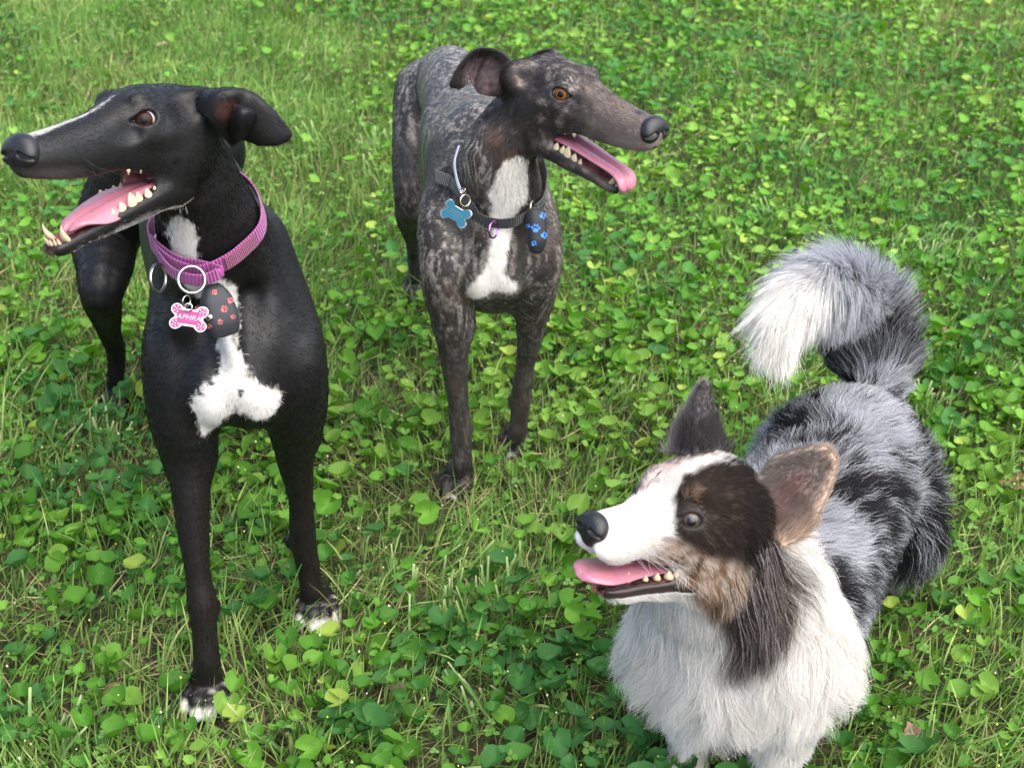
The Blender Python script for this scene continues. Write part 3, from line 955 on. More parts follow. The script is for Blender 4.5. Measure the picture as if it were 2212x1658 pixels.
def tongue_mesh(ctr, halfw, side, up, thick=.0035, groove=.0025, nu=46, nv=21, curl=None, ripple=0.0):
    """Flat tongue: centre line, half widths, per-point side and up vectors; curl lowers the edges (left, right)."""
    C = catmull(ctr, nu); W = catmull(np.asarray(halfw)[:, None], nu)[:, 0]
    Sd = unit(catmull(side, nu)); Up = unit(catmull(up, nu))
    cl = np.zeros((nu, 2)) if curl is None else catmull(curl, nu)
    v = np.linspace(-1, 1, nv)
    lat = Sd[:, None] * (W[:, None] * v[None])[..., None]
    drop = np.where(v[None] > 0, cl[:, :1], cl[:, 1:]) * np.abs(v[None]) ** 2.2
    hgt = -groove * np.exp(-(v[None] / 0.22) ** 2) + drop + 0 * W[:, None]
    if ripple:
        hgt = hgt + ripple * np.abs(v[None]) ** 3 * np.sin(np.linspace(0, 9, nu)[:, None] + 1.2 * np.sign(v[None]))
    th = thick * np.sqrt(np.clip(1 - v[None] ** 4, 0.02, 1)) * np.sqrt(np.clip(np.minimum(1, (1 - np.linspace(0, 1, nu)[:, None]) * 9), .03, 1))
    T = C[:, None] + lat + Up[:, None] * (hgt + th)[..., None]
    Bm = C[:, None] + lat + Up[:, None] * (hgt - th)[..., None]
    V = np.vstack([T.reshape(-1, 3), Bm.reshape(-1, 3)])
    idx = np.arange(nu * nv).reshape(nu, nv); off = nu * nv
    a, b, c, d = idx[:-1, :-1].ravel(), idx[1:, :-1].ravel(), idx[1:, 1:].ravel(), idx[:-1, 1:].ravel()
    Q = [np.stack([d, c, b, a], 1), np.stack([a, b, c, d], 1) + off]
    for line in (idx[:, 0], idx[-1, :], idx[::-1, -1], idx[0, ::-1]):
        p, q = line[:-1], line[1:]
        Q.append(np.stack([p, q, q + off, p + off], 1))
    return make_mesh('tongue', V, np.vstack(Q), M_TONGUE)

def paw(S, c, fwd, s=1.0, spread=1.0, toes=4):
    """Paw at ground point c, toes to fwd. Returns claw (base, tip) list and toe tips."""
    f = unit(fwd); l = np.array([-f[1], f[0], 0]); z = np.array([0, 0, 1.0])
    c = np.asarray(c, float)
    S.ball(c + z * .026 * s - f * .004 * s, np.array((.026, .024, .022)) * s, k=.014 * s, rot=np.stack([f, l, z], 1))
    claws = []
    for i, (lat, fw) in enumerate(((-.024, .004), (-.0085, .020), (.0085, .020), (.024, .004))):
        b = c + l * lat * .65 * spread * s + f * (fw - .008) * s + z * .031 * s
        m = c + l * lat * spread * s + f * (fw + .013) * s + z * .027 * s
        t = c + l * lat * 1.06 * spread * s + f * (fw + .027) * s + z * .012 * s
        S.cone(b, .0105 * s, m, .0108 * s, k=.0035 * s); S.cone(m, .0108 * s, t, .0088 * s, k=.003 * s)
        claws.append((t + f * .004 * s, t + f * .016 * s - z * .009 * s))
    return claws

def capsule_d(P, a, ra, b, rb):
    a = np.asarray(a); b = np.asarray(b); ba = b - a
    t = np.clip(((P - a) @ ba) / max(ba @ ba, 1e-9), 0, 1)
    return np.linalg.norm(P - a - t[:, None] * ba, axis=1) - (ra + (rb - ra) * t)

def short_hair(name, V, Q, N, col_fn, bones, n, length, radius, tilt, parent, skip=None, seg=4, curl=0.12, mat=None, rng=RNG):
    P, f, W = sample_faces(V, Q, n, weight=skip, rng=rng)
    nn = unit((N[Q[f]] * W[..., None]).sum(1))
    d = flow_blend(P, bones)
    d = d - nn * (d * nn).sum(1)[:, None]
    d = unit(d + rng.normal(size=d.shape) * curl)
    d = unit(d - nn * (d * nn).sum(1)[:, None])
    ln = (length(P) if callable(length) else np.full(n, length)) * rng.uniform(.6, 1.25, n)
    tl = (tilt(P) if callable(tilt) else np.full(n, tilt))
    t = np.linspace(0, 1, seg)
    dirn = d * np.cos(tl)[:, None] + nn * np.sin(tl)[:, None]
    pts = P[:, None] - nn[:, None] * 0.0001 + dirn[:, None] * (ln[:, None] * t[None])[..., None] - nn[:, None] * (ln[:, None] * np.sin(tl)[:, None] * .45 * t[None] ** 2)[..., None]
    col = col_fn(P + rng.normal(size=P.shape) * 0.0025) * rng.uniform(.8, 1.2, (n, 1))
    return hair_object(name, pts, np.full(n, radius) * rng.uniform(.7, 1.2, n), np.clip(col, 0, 1), mat or M_HAIR, parent)

def whiskers(hd, parent, spots, col, length=.05, n=9):
    rng = np.random.default_rng(3); pts = []
    for x, y, z in spots:
        for _ in range(n):
            p = hd.w(np.array((x, y, z)) + rng.normal(size=3) * (.008, .001, .004))
            d = unit(hd.R @ np.array((-.15 + rng.normal() * .3, np.sign(y) * .9, -.25 + rng.normal() * .3)))
            L = length * rng.uniform(.5, 1.1); t = np.linspace(0, 1, 7)[:, None]
            pts.append(p + d * L * t + np.array((0, 0, -1)) * L * .35 * t ** 2 - hd.R[:, 0] * L * .3 * t ** 2)
    pts = np.array(pts)
    hair_object('whiskers', pts, np.full(len(pts), .00022), np.tile(np.array(col), (len(pts), 1)), M_LONG, parent)
# ------------------------------------------------------------------ black sighthound on the left
def build_dog1():
    hd = Head((-.4310, 1.6120, .8590), 4.10, .25, .16, 1.040, math.radians(19), (-.055, 0, -.035))
    S = Sdf()
    fw = unit((.32, -.95, 0)); lf = np.array([-fw[1], fw[0], 0]); up = np.array([0, 0, 1.0])
    O = np.array([-.372, 1.80, 0]); RB = np.stack([fw, lf, up], 1)
    B = lambda u, v, z: O + fw * u + lf * v + up * z
    S.loft(O, RB, 1.0, [(.145, .50, .012, .02, .02), (.125, .50, .050, .07, .07), (.08, .515, .074, .10, .115), (0, .53, .086, .13, .160), (-.10, .535, .092, .125, .168),
                        (-.2, .545, .092, .115, .155), (-.3, .56, .082, .10, .120), (-.4, .575, .068, .085, .082), (-.5, .58, .064, .078, .072), (-.6, .565, .066, .07, .08), (-.68, .545, .05, .05, .06), (-.71, .54, .01, .01, .01)], k=.03)
    # neck
    nb = hd.w((-.080, 0, -.022))
    neck = [(nb, .046), (at(437, 420, 1.700), .0505), (at(452, 520, 1.728), .055), (at(482, 630, 1.765), .072), (at(500, 720, 1.80), .09)]
    S.chain(neck, k=.03)
    S.cone(at(452, 470, 1.74), .05, B(-.05, 0, .60), .075, k=.05)
    # shoulders, upper arms, breast
    RS, LS = at(388, 775, 1.720), at(622, 775, 1.745)
    S.chain([(B(-.03, -.040, .61), .044), (at(400, 690, 1.75), .048), (RS, .048), (at(398, 900, 1.705), .046), (at(410, 985, 1.700), .034)], k=.022)
    S.chain([(B(-.03, .040, .61), .044), (at(603, 680, 1.78), .048), (LS, .050), (at(633, 870, 1.755), .046), (at(640, 935, 1.785), .033)], k=.022)
    S.ball(at(460, 848, 1.680), (.028, .033, .043), k=.026)
    S.ball(at(553, 853, 1.690), (.029, .033, .041), k=.026)
    for a_, b_ in (((392, 1010, 1.655), (408, 1130, 1.640)), ((655, 965, 1.765), (660, 1060, 1.790))):
        S.cone(at(*a_) - (0, .030, 0), .004, at(*b_) - (0, .026, 0), .003, k=.030, op='-')
    S.chain([(at(420, 430, 1.66), .014), (at(440, 560, 1.69), .018), (at(415, 690, 1.70), .020)], k=.03)
    S.chain([(at(500, 470, 1.70), .014), (at(545, 580, 1.73), .018), (at(590, 690, 1.735), .020)], k=.03)
    S.ball(at(500, 770, 1.685), (.036, .033, .060), k=.02)
    S.cone(at(430, 640, 1.70), .010, at(468, 800, 1.655), .008, k=.035, op='-')
    S.cone(at(545, 640, 1.705), .006, at(548, 800, 1.655), .005, k=.035, op='-')
    S.ball(hd.w((-.078, .036, .018)), .024, k=.02); S.ball(hd.w((-.078, -.036, .018)), .024, k=.02)
    # front legs
    claws = []
    fR = ground(446, 1532); fL = ground(682, 1345)
    S.chain([(at(410, 985, 1.700), .034), (at(412, 1050, 1.682), .0265), (at(419, 1157, 1.664), .0205), (at(428, 1241, 1.652), .0165), (at(437, 1303, 1.645), .0200), (at(442, 1366, 1.638), .0168), (at(447, 1428, 1.632), .0185), (fR + (0, .022, .040), .020)], k=.012)
    S.chain([(at(640, 935, 1.785), .033), (at(638, 990, 1.795), .0260), (at(650, 1074, 1.812), .0175), (at(654, 1157, 1.820), .0190), (at(667, 1230, 1.822), .0165), (at(675, 1280, 1.818), .0170), (fL + (0, .022, .038), .019)], k=.012)
    S.ball(at(459, 1308, 1.655), .0105, k=.010); S.ball(at(630, 1166, 1.832), .0115, k=.010)
    claws += paw(S, fR + (0, .020, 0), (.02, -1, 0), 1.02)
    claws += paw(S, fL + (0, .020, 0), (.20, -1, 0), 1.02)
    # hind legs
    hpR = B(-.60, -.045, .53)
    kR, hkR, pR = at(219, 635, 2.22), at(251, 762, 2.44), ground(253, 880)
    S.chain([(hpR, .070), (at(232, 500, 2.36), .058), (at(226, 575, 2.28), .046), (kR, .034), (at(228, 680, 2.30), .026), (at(238, 722, 2.38), .0185), (hkR, .0165), (at(250, 820, 2.45), .0155), (pR + (0, .02, .035), .0175)], k=.02)
    S.ball(hkR + (0, .018, .012), .013, k=.012)
    claws += paw(S, pR + (0, .015, 0), fw, .95)
    off = lf * .135 + fw * .02
    hpL = B(-.60, .045, .53)
    S.chain([(hpL, .078), (at(228, 500, 2.36) + off, .064), (kR + off, .042), (at(237, 722, 2.38) + off, .0195), (hkR + off, .0165), (pR + off + (0, .02, .035), .0175)], k=.02)
    claws += paw(S, pR + off + (0, .015, 0), fw, .95)
    tail = catmull([B(-.69, 0, .55), B(-.76, .01, .46), B(-.74, .02, .33), B(-.66, .03, .22), B(-.60, .035, .17)], 9)
    S.chain([(p, r) for p, r in zip(tail, np.linspace(.022, .007, 9))], k=.01)
    sighthound_head(S, hd)
    # ---- surface
    cut_a, cut_n = at(440, 500, 1.722), unit(nb - at(475, 620, 1.765))
    side = lambda P: (P - cut_a) @ cut_n
    lo, hi = B(0, 0, 0) - (.62, .42, .03), B(0, 0, 0) + (.36, .95, .75)
    body = S.mesh(lo, hi, .0040, keep=lambda P: ~((side(P) > .004) & (np.linalg.norm(P - hd.w((.01, 0, -.03)), axis=1) < .212)))
    hc = hd.w((.01, 0, -.03))
    head = S.mesh(hc - (.24, .24, .22), hc + (.24, .26, .17), .0017, keep=lambda P: (side(P) > 0) & (np.linalg.norm(P - hc, axis=1) < .215))
    # left ear thrown out to the side, its rim rolled; right ear folded back behind the skull
    Y = 1.645
    earL = [[at(424, 236, Y - .004), at(430, 204, Y + .012), at(448, 200, Y + .024), at(470, 220, Y + .034)],
            [at(452, 262, Y - .015), at(476, 205, Y - .012), at(520, 196, Y + .010), at(560, 220, Y + .028)],
            [at(498, 312, Y + .004), at(505, 238, Y - .004), at(548, 208, Y + .006), at(592, 250, Y + .026)],
            [at(514, 300, Y + .012), at(536, 262, Y + .000), at(574, 236, Y + .006), at(622, 276, Y + .022)],
            [at(543, 308, Y + .010), at(566, 300, Y + .002), at(596, 288, Y + .006), at(630, 291, Y + .018)],
            [at(556, 314, Y + .009), at(578, 315, Y + .005), at(602, 314, Y + .007), at(624, 304, Y + .016)]]
    eL = sheet(earL, 40, 26, .0022)
    fold = [[at(505, 225, Y - .006), at(520, 232, Y - .012), at(536, 234, Y - .006)],
            [at(500, 262, Y - .008), at(524, 246, Y - .020), at(552, 244, Y - .006)],
            [at(498, 296, Y - .002), at(522, 282, Y - .016), at(548, 268, Y - .004)],
            [at(502, 316, Y + .004), at(514, 306, Y - .004), at(526, 296, Y + .002)]]
    eF = sheet(fold, 22, 16, .0022)
    w = hd.w
    earR = [[w((-.070, -.030, .026)), w((-.080, -.038, .018)), w((-.092, -.036, .014))],
            [w((-.088, -.040, .034)), w((-.100, -.052, .022)), w((-.105, -.044, .004))],
            [w((-.112, -.044, .030)), w((-.124, -.052, .018)), w((-.124, -.042, .012))],
            [w((-.130, -.040, .022)), w((-.138, -.044, .014)), w((-.138, -.038, .014))]]
    eR = sheet(earR, 24, 16, .0022)
    V, Q = join_meshes([body, head, eL, eF, eR])
    N = normals_of(V, Q)
    cav = S.tags['cavity']
    h = lambda x, y: S.hit(x, y)
    white = [(h(330, 512), .010, h(395, 487), .012), (h(395, 487), .014, h(392, 540), .018), (h(392, 540), .018, h(420, 600), .020), (h(420, 600), .02, h(470, 640), .02),
             (h(474, 650), .018, h(480, 730), .017), (h(480, 730), .017, h(500, 810), .016), (h(500, 830), .020, h(456, 880), .024), (h(456, 890), .018, h(448, 925), .010), (h(500, 830), .020, h(575, 875), .024)]
    def coat(P):
        nz = fbm(P, 38, 3); fine = noise3(P, 170, 9)
        c = np.tile(np.array((.0065, .0060, .0062)), (len(P), 1))
        leg = sstep(.42, .2, P[:, 2]) * (P[:, 1] < 1.95)
        c = mix(c, np.array((.0120, .0092, .0080)), leg * (.6 + .4 * nz))
        q = hd.l(P); qj = hd.lj(P)
        inhead = (q[:, 0] > -.07) & (np.abs(q[:, 1]) < .09)
        dmin = np.full(len(P), 9.0)
        for a, ra, b, rb in white:
            dmin = np.minimum(dmin, capsule_d(P, a, ra, b, rb))
        wm = sstep(.004, -.003, dmin + .0075 * nz + .005 * fine)
        wm *= sstep(.62, .52, fbm(P, 60, 21) + .1)
        for pc in (fR, fL):
            dd = P - (pc + np.array((0, -.012, 0)))
            pass
        for a, b in claws[:8]:
            ax_ = unit((a - b) * np.array((1, 1, 0)))
            dt = capsule_d(P, a + ax_ * .002, .0108, a + ax_ * .026 + np.array((0, 0, .018)), .0078)
            wm = np.maximum(wm, sstep(.0025, -.0010, dt + .0015 * fine))
        # blaze along the bridge, pale lower lip edge and chin
        wid = np.interp(q[:, 0], [.015, .03, .07, .11, .13], [.0004, .0010, .0026, .0056, .0080])
        wm = np.maximum(wm, inhead * (q[:, 0] > .012) * (q[:, 0] < .132) * (q[:, 2] > -.012) * sstep(.003, -.001, np.abs(q[:, 1]) - wid + .002 * fine) * .55 * sstep(-.7, .3, fine + .5 + 8 * (q[:, 0] - .06)))
        chin = inhead * (qj[:, 0] > .03) * (qj[:, 2] < -.031) * sstep(.0, .05, qj[:, 0] - .04) * sstep(-.033, -.040, qj[:, 2] + .002 * fine)
        wm = np.maximum(wm, chin * .55)
        wm = np.maximum(wm, inhead * (qj[:, 0] > -.02) * sstep(.075, .055, qj[:, 0] + .006 * nz) * sstep(-.040, -.047, qj[:, 2] + .003 * fine) * (np.abs(qj[:, 1]) < .03))
        c = mix(c, np.array((.56, .53, .49)), wm)
        # grey muzzle hairs under the nose
        lip = inhead * sstep(.06, .12, q[:, 0]) * sstep(-.030, -.042, q[:, 2])
        c = mix(c, np.array((.10, .085, .08)), lip * .5 * (qj[:, 2] > .0))
        # ears: warm skin inside
        er = sstep(.016, .006, np.linalg.norm(P - at(486, 236, 1.635), axis=1))
        c = mix(c, np.array((.075, .034, .027)), er * .8)
        # eye rims
        for e, out, fwd_, u_, r in hd.eyes:
            c = mix(c, np.array((.006, .005, .005)), sstep(.0045, .0, np.linalg.norm(P - e, axis=1) - r * 1.2))
        return c
    def mouth(P):
        return sstep(.0022, .0006, np.abs(cav(P)) + .0006 * noise3(P, 300, 2)) * (hd.l(P)[:, 0] > -.06)
    c = coat(V)
    m = mouth(V)
    qj = hd.lj(V); q = hd.l(V)
    pink = mix(np.tile(np.array((.33, .12, .12)), (len(V), 1)), np.array((.035, .018, .018)), np.clip(.5 + .9 * fbm(V, 90, 5), 0, 1) * .8)
    pink = mix(pink, np.array((.02, .008, .008)), (qj[:, 2] > .0) * sstep(.03, .06, qj[:, 0]) * .75)
    lipband = sstep(.0065, .003, np.abs(cav(V))) * (q[:, 0] > -.05) * (qj[:, 0] > .0)
    c = mix(c, np.array((.012, .009, .009)), lipband * (1 - m))
    pink = mix(pink, np.array((.03, .018, .018)), sstep(.160, .172, qj[:, 0]))
    c = mix(c, pink, m)
    dog = make_mesh('greyhound', V, Q, coat_mat('black_coat', .42, .0, .26), attrs={'coat': c, 'wet': np.maximum(m, lipband * .8)})
    tag(dog, 'black greyhound with white chest, open mouth and pink collar, standing at the left', 'dog', 'dogs on the lawn')
    dress_head(dog, hd, looks=(unit(hd.eyes[1][1] + hd.eyes[1][2] * .30 + hd.eyes[1][3] * .05), hd.eyes[0][1]), iris=(.034, .0125, .006))
    # tongue lying in the jaw, its left edge draped over the lip
    ctr = [hd.wj((x, y, z)) for x, y, z in ((.030, 0, -.020), (.055, 0, -.016), (.085, .001, -.013), (.118, .002, -.012), (.144, .002, -.0135), (.157, .001, -.0160))]
    J = hd.RJ
    t = tongue_mesh(ctr, [.018, .0215, .024, .0235, .0180, .007], [J[:, 1]] * 6, [J[:, 2]] * 6, thick=.0042, groove=.0055,
                    curl=[(0, 0), (.001, .001), (-.010, .003), (-.013, .003), (-.002, .001), (0, 0)], ripple=.0018)
    reparent(t, dog)
    teeth(dog, hd, 1)
    whiskers(hd, dog, ((.085, .026, -.034), (.085, -.026, -.034)), (.05, .045, .045), .03, 7)
    for a, b in claws[:8]:
        o = tooth_mesh(a, b, .0032); o.name = 'claw'; o.data.materials[0] = M_CLAW; reparent(o, dog)
    bones = [(B(.1, 0, .5), B(-.6, 0, .55), -fw - up * .35, .13), (neck[0][0], neck[3][0], neck[3][0] - neck[0][0], .06), (RS, at(410, 985, 1.7), -up, .06), (LS, at(640, 935, 1.785), -up, .06),
             (at(410, 985, 1.7), fR, -up, .03), (at(640, 935, 1.785), fL, -up, .03), (hpR, kR, -up - fw * .2, .08), (kR, pR, -up, .035), (B(.13, 0, .5), B(.11, 0, .42), -up, .05),
             (hd.w((.13, 0, -.02)), hd.w((-.08, 0, 0)), -hd.R[:, 0], .05), (hd.wj((.15, 0, -.03)), hd.wj((0, 0, -.03)), -hd.RJ[:, 0], .025)]
    keep = (1 - np.maximum(m, lipband)) * np.ones(len(V))
    for e, out, f_, u_, r in hd.eyes:
        keep *= (np.linalg.norm(V - e, axis=1) > r * 1.3)
    keep *= np.linalg.norm(V - hd.w((.140, 0, -.02)), axis=1) > .020
    short_hair('coat_hair', V, Q, N, coat, bones, 130000, lambda P: np.where(hd.l(P)[:, 0] > -.06, .0042, np.where(P[:, 2] < .07, .0030, .0080)), .00024, lambda P: np.where(hd.l(P)[:, 0] > -.06, .20, .19), dog, skip=keep * (1 + 1.5 * (hd.l(V)[:, 0] > -.09) * (np.linalg.norm(V - hd.o, axis=1) < .2)))
    return dog, hd, S

def dress_head(dog, hd, looks, iris):
    for (e, out, f_, u_, r), gz in zip(hd.eyes[::-1], looks):
        reparent(eyeball(e, gz, r, iris), dog)
    n = dog_nose(hd, .1410, -.0195, .0212, .0192, .0135)
    reparent(n, dog)

def teeth(dog, hd, g):
    """Lower canines, incisors and cheek teeth; a few upper ones."""
    J = hd.wj
    up = hd.RJ[:, 2] * hd.s; fwd = hd.RJ[:, 0] * hd.s
    for sg in (-1, 1):
        b = J((.166, sg * .0115, -.023)); o = tooth_mesh(b, b + up * .0195 + fwd * .004 + hd.RJ[:, 1] * sg * .003, .0046 * hd.s, bend=fwd * .0025); reparent(o, dog)
        for x, h_, r, fl in ((.106, .0035, .0036, .55), (.094, .0060, .0056, .5), (.080, .0105, .0072, .5), (.071, .0075, .0052, .6), (.059, .0065, .0056, .7), (.048, .0045, .0046, .8)):
            yy = sg * np.interp(x, [.04, .06, .10, .13], [.0268, .0258, .0205, .0165])
            b = J((x, yy, -.0225)); tp = b + up * (h_ + .006)
            t = np.linspace(0, 1, 7)[:, None]; P = b + (tp - b) * t
            rad = r * hd.s * np.array([1, 1.05, 1, .86, .66, .42, .10])
            V, Q = tube(P, np.stack([rad * fl, rad], 1), n=10, up=hd.RJ[:, 0]); o = make_mesh('tooth', V, Q, M_TOOTH); reparent(o, dog)
    for k in range(6):
        y = (k - 2.5) * .0040
        b = J((.1805 - abs(y) * .45, y, -.0230)); o = tooth_mesh(b, b + up * .0072 + fwd * .001, .0024 * hd.s); reparent(o, dog)
    for sg in (-1, 1):
        for x, z, h_ in ((.018, -.048, .0035), (.002, -.048, .003)):
            b = hd.w((x, sg * np.interp(x, [0, .04], [.0235, .0205]), z + .006)); reparent(tooth_mesh(b, b - hd.R[:, 2] * hd.s * (h_ + .003), .0036 * hd.s, flat=.6), dog)
# ------------------------------------------------------------------ brindle sighthound in the middle
def build_dog2():
    hd = Head((.0915, 2.0734, .7320), -.775, .055, -.08, 1.05, math.radians(17.5), (-.055, 0, -.035), jl=.88)
    S = Sdf()
    fw = unit((.15, -.985, 0)); lf = np.array([-fw[1], fw[0], 0]); up = np.array([0, 0, 1.0])
    O = np.array([-.040, 2.235, 0]); RB = np.stack([fw, lf, up], 1)
    B = lambda u, v, z: O + fw * u + lf * v + up * z
    S.loft(O, RB, 1.0, [(.150, .47, .012, .02, .02), (.13, .47, .046, .07, .07), (.08, .485, .068, .10, .110), (0, .50, .080, .125, .150), (-.10, .51, .084, .12, .158),
                        (-.2, .512, .083, .105, .140), (-.3, .520, .074, .092, .110), (-.4, .530, .064, .082, .080), (-.5, .525, .064, .074, .075), (-.58, .505, .058, .062, .08), (-.66, .49, .04, .04, .06), (-.69, .485, .01, .01, .01)], k=.03)
    nb = hd.w((-.080, 0, -.024))
    neck = [(nb, .046), (at(1078, 330, 2.125), .0530), (at(1082, 420, 2.145), .056), (at(1076, 500, 2.185), .068), (at(1066, 570, 2.22), .080)]
    S.chain(neck, k=.03)
    S.cone(at(1070, 380, 2.17), .05, B(-.05, 0, .565), .07, k=.05)
    RS, LS = at(970, 545, 2.135), at(1150, 535, 2.16)
    RE, LE = at(981, 705, 2.125), at(1149, 662, 2.190)
    S.chain([(B(-.03, -.036, .575), .042), (at(968, 470, 2.18), .046), (RS, .047), (at(972, 625, 2.125), .042), (RE, .031)], k=.022)
    S.chain([(B(-.03, .036, .575), .042), (at(1138, 460, 2.20), .046), (LS, .047), (at(1152, 610, 2.17), .040), (LE, .029)], k=.022)
    S.ball(at(1038, 600, 2.10), (.028, .032, .040), k=.020)
    S.ball(at(1095, 595, 2.11), (.028, .032, .038), k=.020)
    S.ball(at(1070, 550, 2.105), (.034, .033, .060), k=.02)
    fR = ground(984, 1066); fL = ground(1112, 978)
    S.chain([(RE, .031), (at(981, 770, 2.128), .0225), (at(989, 859, 2.130), .0165), (at(994, 923, 2.130), .0170), (at(997, 966, 2.128), .0168), (at(997, 1008, 2.124), .0150), (fR + (0, .024, .036), .0165)], k=.012)
    S.chain([(LE, .029), (at(1145, 730, 2.205), .0205), (at(1134, 795, 2.225), .0150), (at(1126, 855, 2.238), .0170), (at(1122, 901, 2.243), .0152), (at(1117, 940, 2.245), .0155), (fL + (0, .024, .036), .0165)], k=.012)
    S.ball(at(1012, 925, 2.14), .0085, k=.010); S.ball(at(1108, 862, 2.25), .0090, k=.010)
    claws = paw(S, fR + (0, .020, 0), (-.18, -1, 0), .92) + paw(S, fL + (0, .020, 0), (-.12, -1, 0), .92)
    hpR = B(-.545, -.040, .495); pR = ground(893, 648)
    kR, hkR = at(891, 440, 2.64), at(896, 545, 2.87)
    S.chain([(hpR, .062), (at(904, 270, 2.72), .048), (at(896, 360, 2.67), .042), (kR, .033), (at(887, 475, 2.72), .026), (at(896, 520, 2.82), .0175), (hkR, .0155), (at(896, 590, 2.88), .0140), (pR + (0, .02, .035), .0165)], k=.02)
    S.ball(hkR + (0, .018, .012), .012, k=.012)
    claws += paw(S, pR + (0, .015, 0), fw, .92)
    off = lf * .135 + fw * .05
    hpL = B(-.545, .040, .495)
    S.chain([(hpL, .070), (at(884, 280, 2.73) + off, .058), (kR + off, .036), (at(896, 520, 2.82) + off, .0175), (hkR + off, .0155), (pR + off + (0, .02, .035), .0165)], k=.02)
    paw(S, pR + off + (0, .015, 0), fw, .92)
    tail = catmull([B(-.67, 0, .49), B(-.74, .01, .42), B(-.73, .02, .32), B(-.66, .03, .22), B(-.58, .035, .18)], 9)
    S.chain([(p, r) for p, r in zip(tail, np.linspace(.020, .006, 9))], k=.01)
    S.ball(hd.w((-.078, -.036, .018)), .024, k=.02); S.ball(hd.w((-.078, .036, .018)), .024, k=.02)
    # ribs, spine
    for i, u in enumerate((-.06, -.10, -.14, -.18, -.22)):
        for g in (-1, 1):
            S.cone(B(u, g * .066, .575), .004, B(u - .05, g * .078, .45), .003, k=.030)
    sighthound_head(S, hd)
    cut_a, cut_n = at(1082, 425, 2.148), unit(nb - at(1076, 500, 2.185))
    side = lambda P: (P - cut_a) @ cut_n
    body = S.mesh(B(0, 0, 0) - (.36, .32, .03), B(0, 0, 0) + (.34, .85, .72), .0040, keep=lambda P: ~((side(P) > .004) & (np.linalg.norm(P - hd.w((.01, 0, -.03)), axis=1) < .212)))
    hc = hd.w((.01, 0, -.03))
    head = S.mesh(hc - (.25, .24, .22), hc + (.24, .26, .17), .0019, keep=lambda P: (side(P) > 0) & (np.linalg.norm(P - hc, axis=1) < .215))
    Y = 2.110
    ear = [[at(1112, 140, Y - .002), at(1106, 158, Y - .012), at(1100, 185, Y - .006), at(1096, 212, Y + .004)],
           [at(1086, 112, Y - .008), at(1056, 142, Y + .004), at(1042, 178, Y + .004), at(1046, 205, Y + .004)],
           [at(1050, 103, Y - .002), at(1040, 134, Y + .018), at(1026, 168, Y + .016), at(1030, 196, Y + .012)],
           [at(1026, 106, Y - .010), at(1016, 128, Y + .006), at(1009, 150, Y + .010), at(1014, 172, Y + .012)],
           [at(1002, 128, Y - .014), at(1004, 140, Y - .006), at(1008, 156, Y - .004), at(1012, 168, Y - .002)],
           [at(982, 156, Y - .014), at(988, 164, Y - .012), at(998, 174, Y - .010), at(1008, 180, Y - .008)],
           [at(970, 184, Y - .012), at(977, 190, Y - .012), at(989, 192, Y - .011), at(1001, 190, Y - .010)]]
    e1 = sheet(ear, 40, 26, .0023)
    w = hd.w
    earL = [[w((-.062, .030, .030)), w((-.078, .038, .022)), w((-.090, .036, .016))],
            [w((-.078, .040, .043)), w((-.094, .052, .030)), w((-.103, .044, .010))],
            [w((-.100, .044, .042)), w((-.116, .054, .028)), w((-.120, .044, .010))],
            [w((-.122, .040, .032)), w((-.132, .046, .022)), w((-.134, .038, .014))]]
    e2 = sheet(earL, 24, 16, .0023)
    V, Q = join_meshes([body, head, e1, e2])
    N = normals_of(V, Q)
    cav = S.tags['cavity']
    h = lambda x, y: S.hit(x, y)
    white = [(h(1112, 372), .024, h(1100, 425), .030), (h(1100, 425), .030, h(1088, 458), .020), (h(1090, 490), .014, h(1084, 520), .014), (h(1084, 520), .014, h(1070, 580), .013),
             (h(1070, 580), .013, h(1064, 606), .020), (h(1064, 606), .020, h(1022, 636), .010), (h(1064, 606), .019, h(1104, 622), .012)]
    def coat(P):
        nz = fbm(P, 34, 13); fine = noise3(P, 190, 4); fine2 = noise3(P, 420, 6)
        Lb = (P - O) @ RB
        warp = fbm(P, 9, 31)
        T = np.stack([Lb[:, 0] * 95 + 3.5 * warp + .9 * noise3(P, 40, 51) + Lb[:, 2] * 26, Lb[:, 2] * 6, Lb[:, 1] * 80 + 2.0 * warp], 1)
        T = T * np.array((1.35, 1.15, 1.3))
        st = noise3(T, 1.0, 5) + .6 * noise3(T * np.array((2.1, 1.3, 2.1)), 1.0, 8)
        st = sstep(.58, .92, 1 - 1.25 * np.abs(st - .12)) * sstep(-.5, .4, fbm(P, 13, 41) + .15)
        c = np.tile(np.array((.027, .0235, .0215)), (len(P), 1))
        body_w = sstep(.28, .45, P[:, 2])
        c = mix(c, np.array((.34, .305, .265)), st * .95 * (.30 + .70 * body_w) * (.7 + .5 * noise3(P, 260, 14)))
        c = mix(c, np.array((.085, .072, .062)), sstep(.1, .7, fine2 + .4 * fine) * .25)
        # brown on the forelegs and breast
        br = sstep(.0, .6, fbm(P, 22, 77) + .1) * (P[:, 1] < 2.4)
        c = mix(c, np.array((.075, .050, .036)), br * .5)
        low = sstep(.20, .06, P[:, 2])
        c = mix(c, np.array((.014, .012, .012)), low * .55)
        q = hd.l(P); qj = hd.lj(P)
        inh = sstep(-.10, -.07, q[:, 0]) * (np.abs(q[:, 1]) < .1) * (q[:, 0] < .2) * (P[:, 2] > .5)
        hc_ = np.tile(np.array((.026, .021, .019)), (len(P), 1))
        griz = sstep(-.05, .65, fbm(P, 75, 19) + .35 * fine)
        hc_ = mix(hc_, np.array((.17, .135, .115)), griz * .85)
        muz = sstep(.01, .09, q[:, 0])
        hc_ = mix(hc_, np.array((.125, .094, .078)), muz * .7)
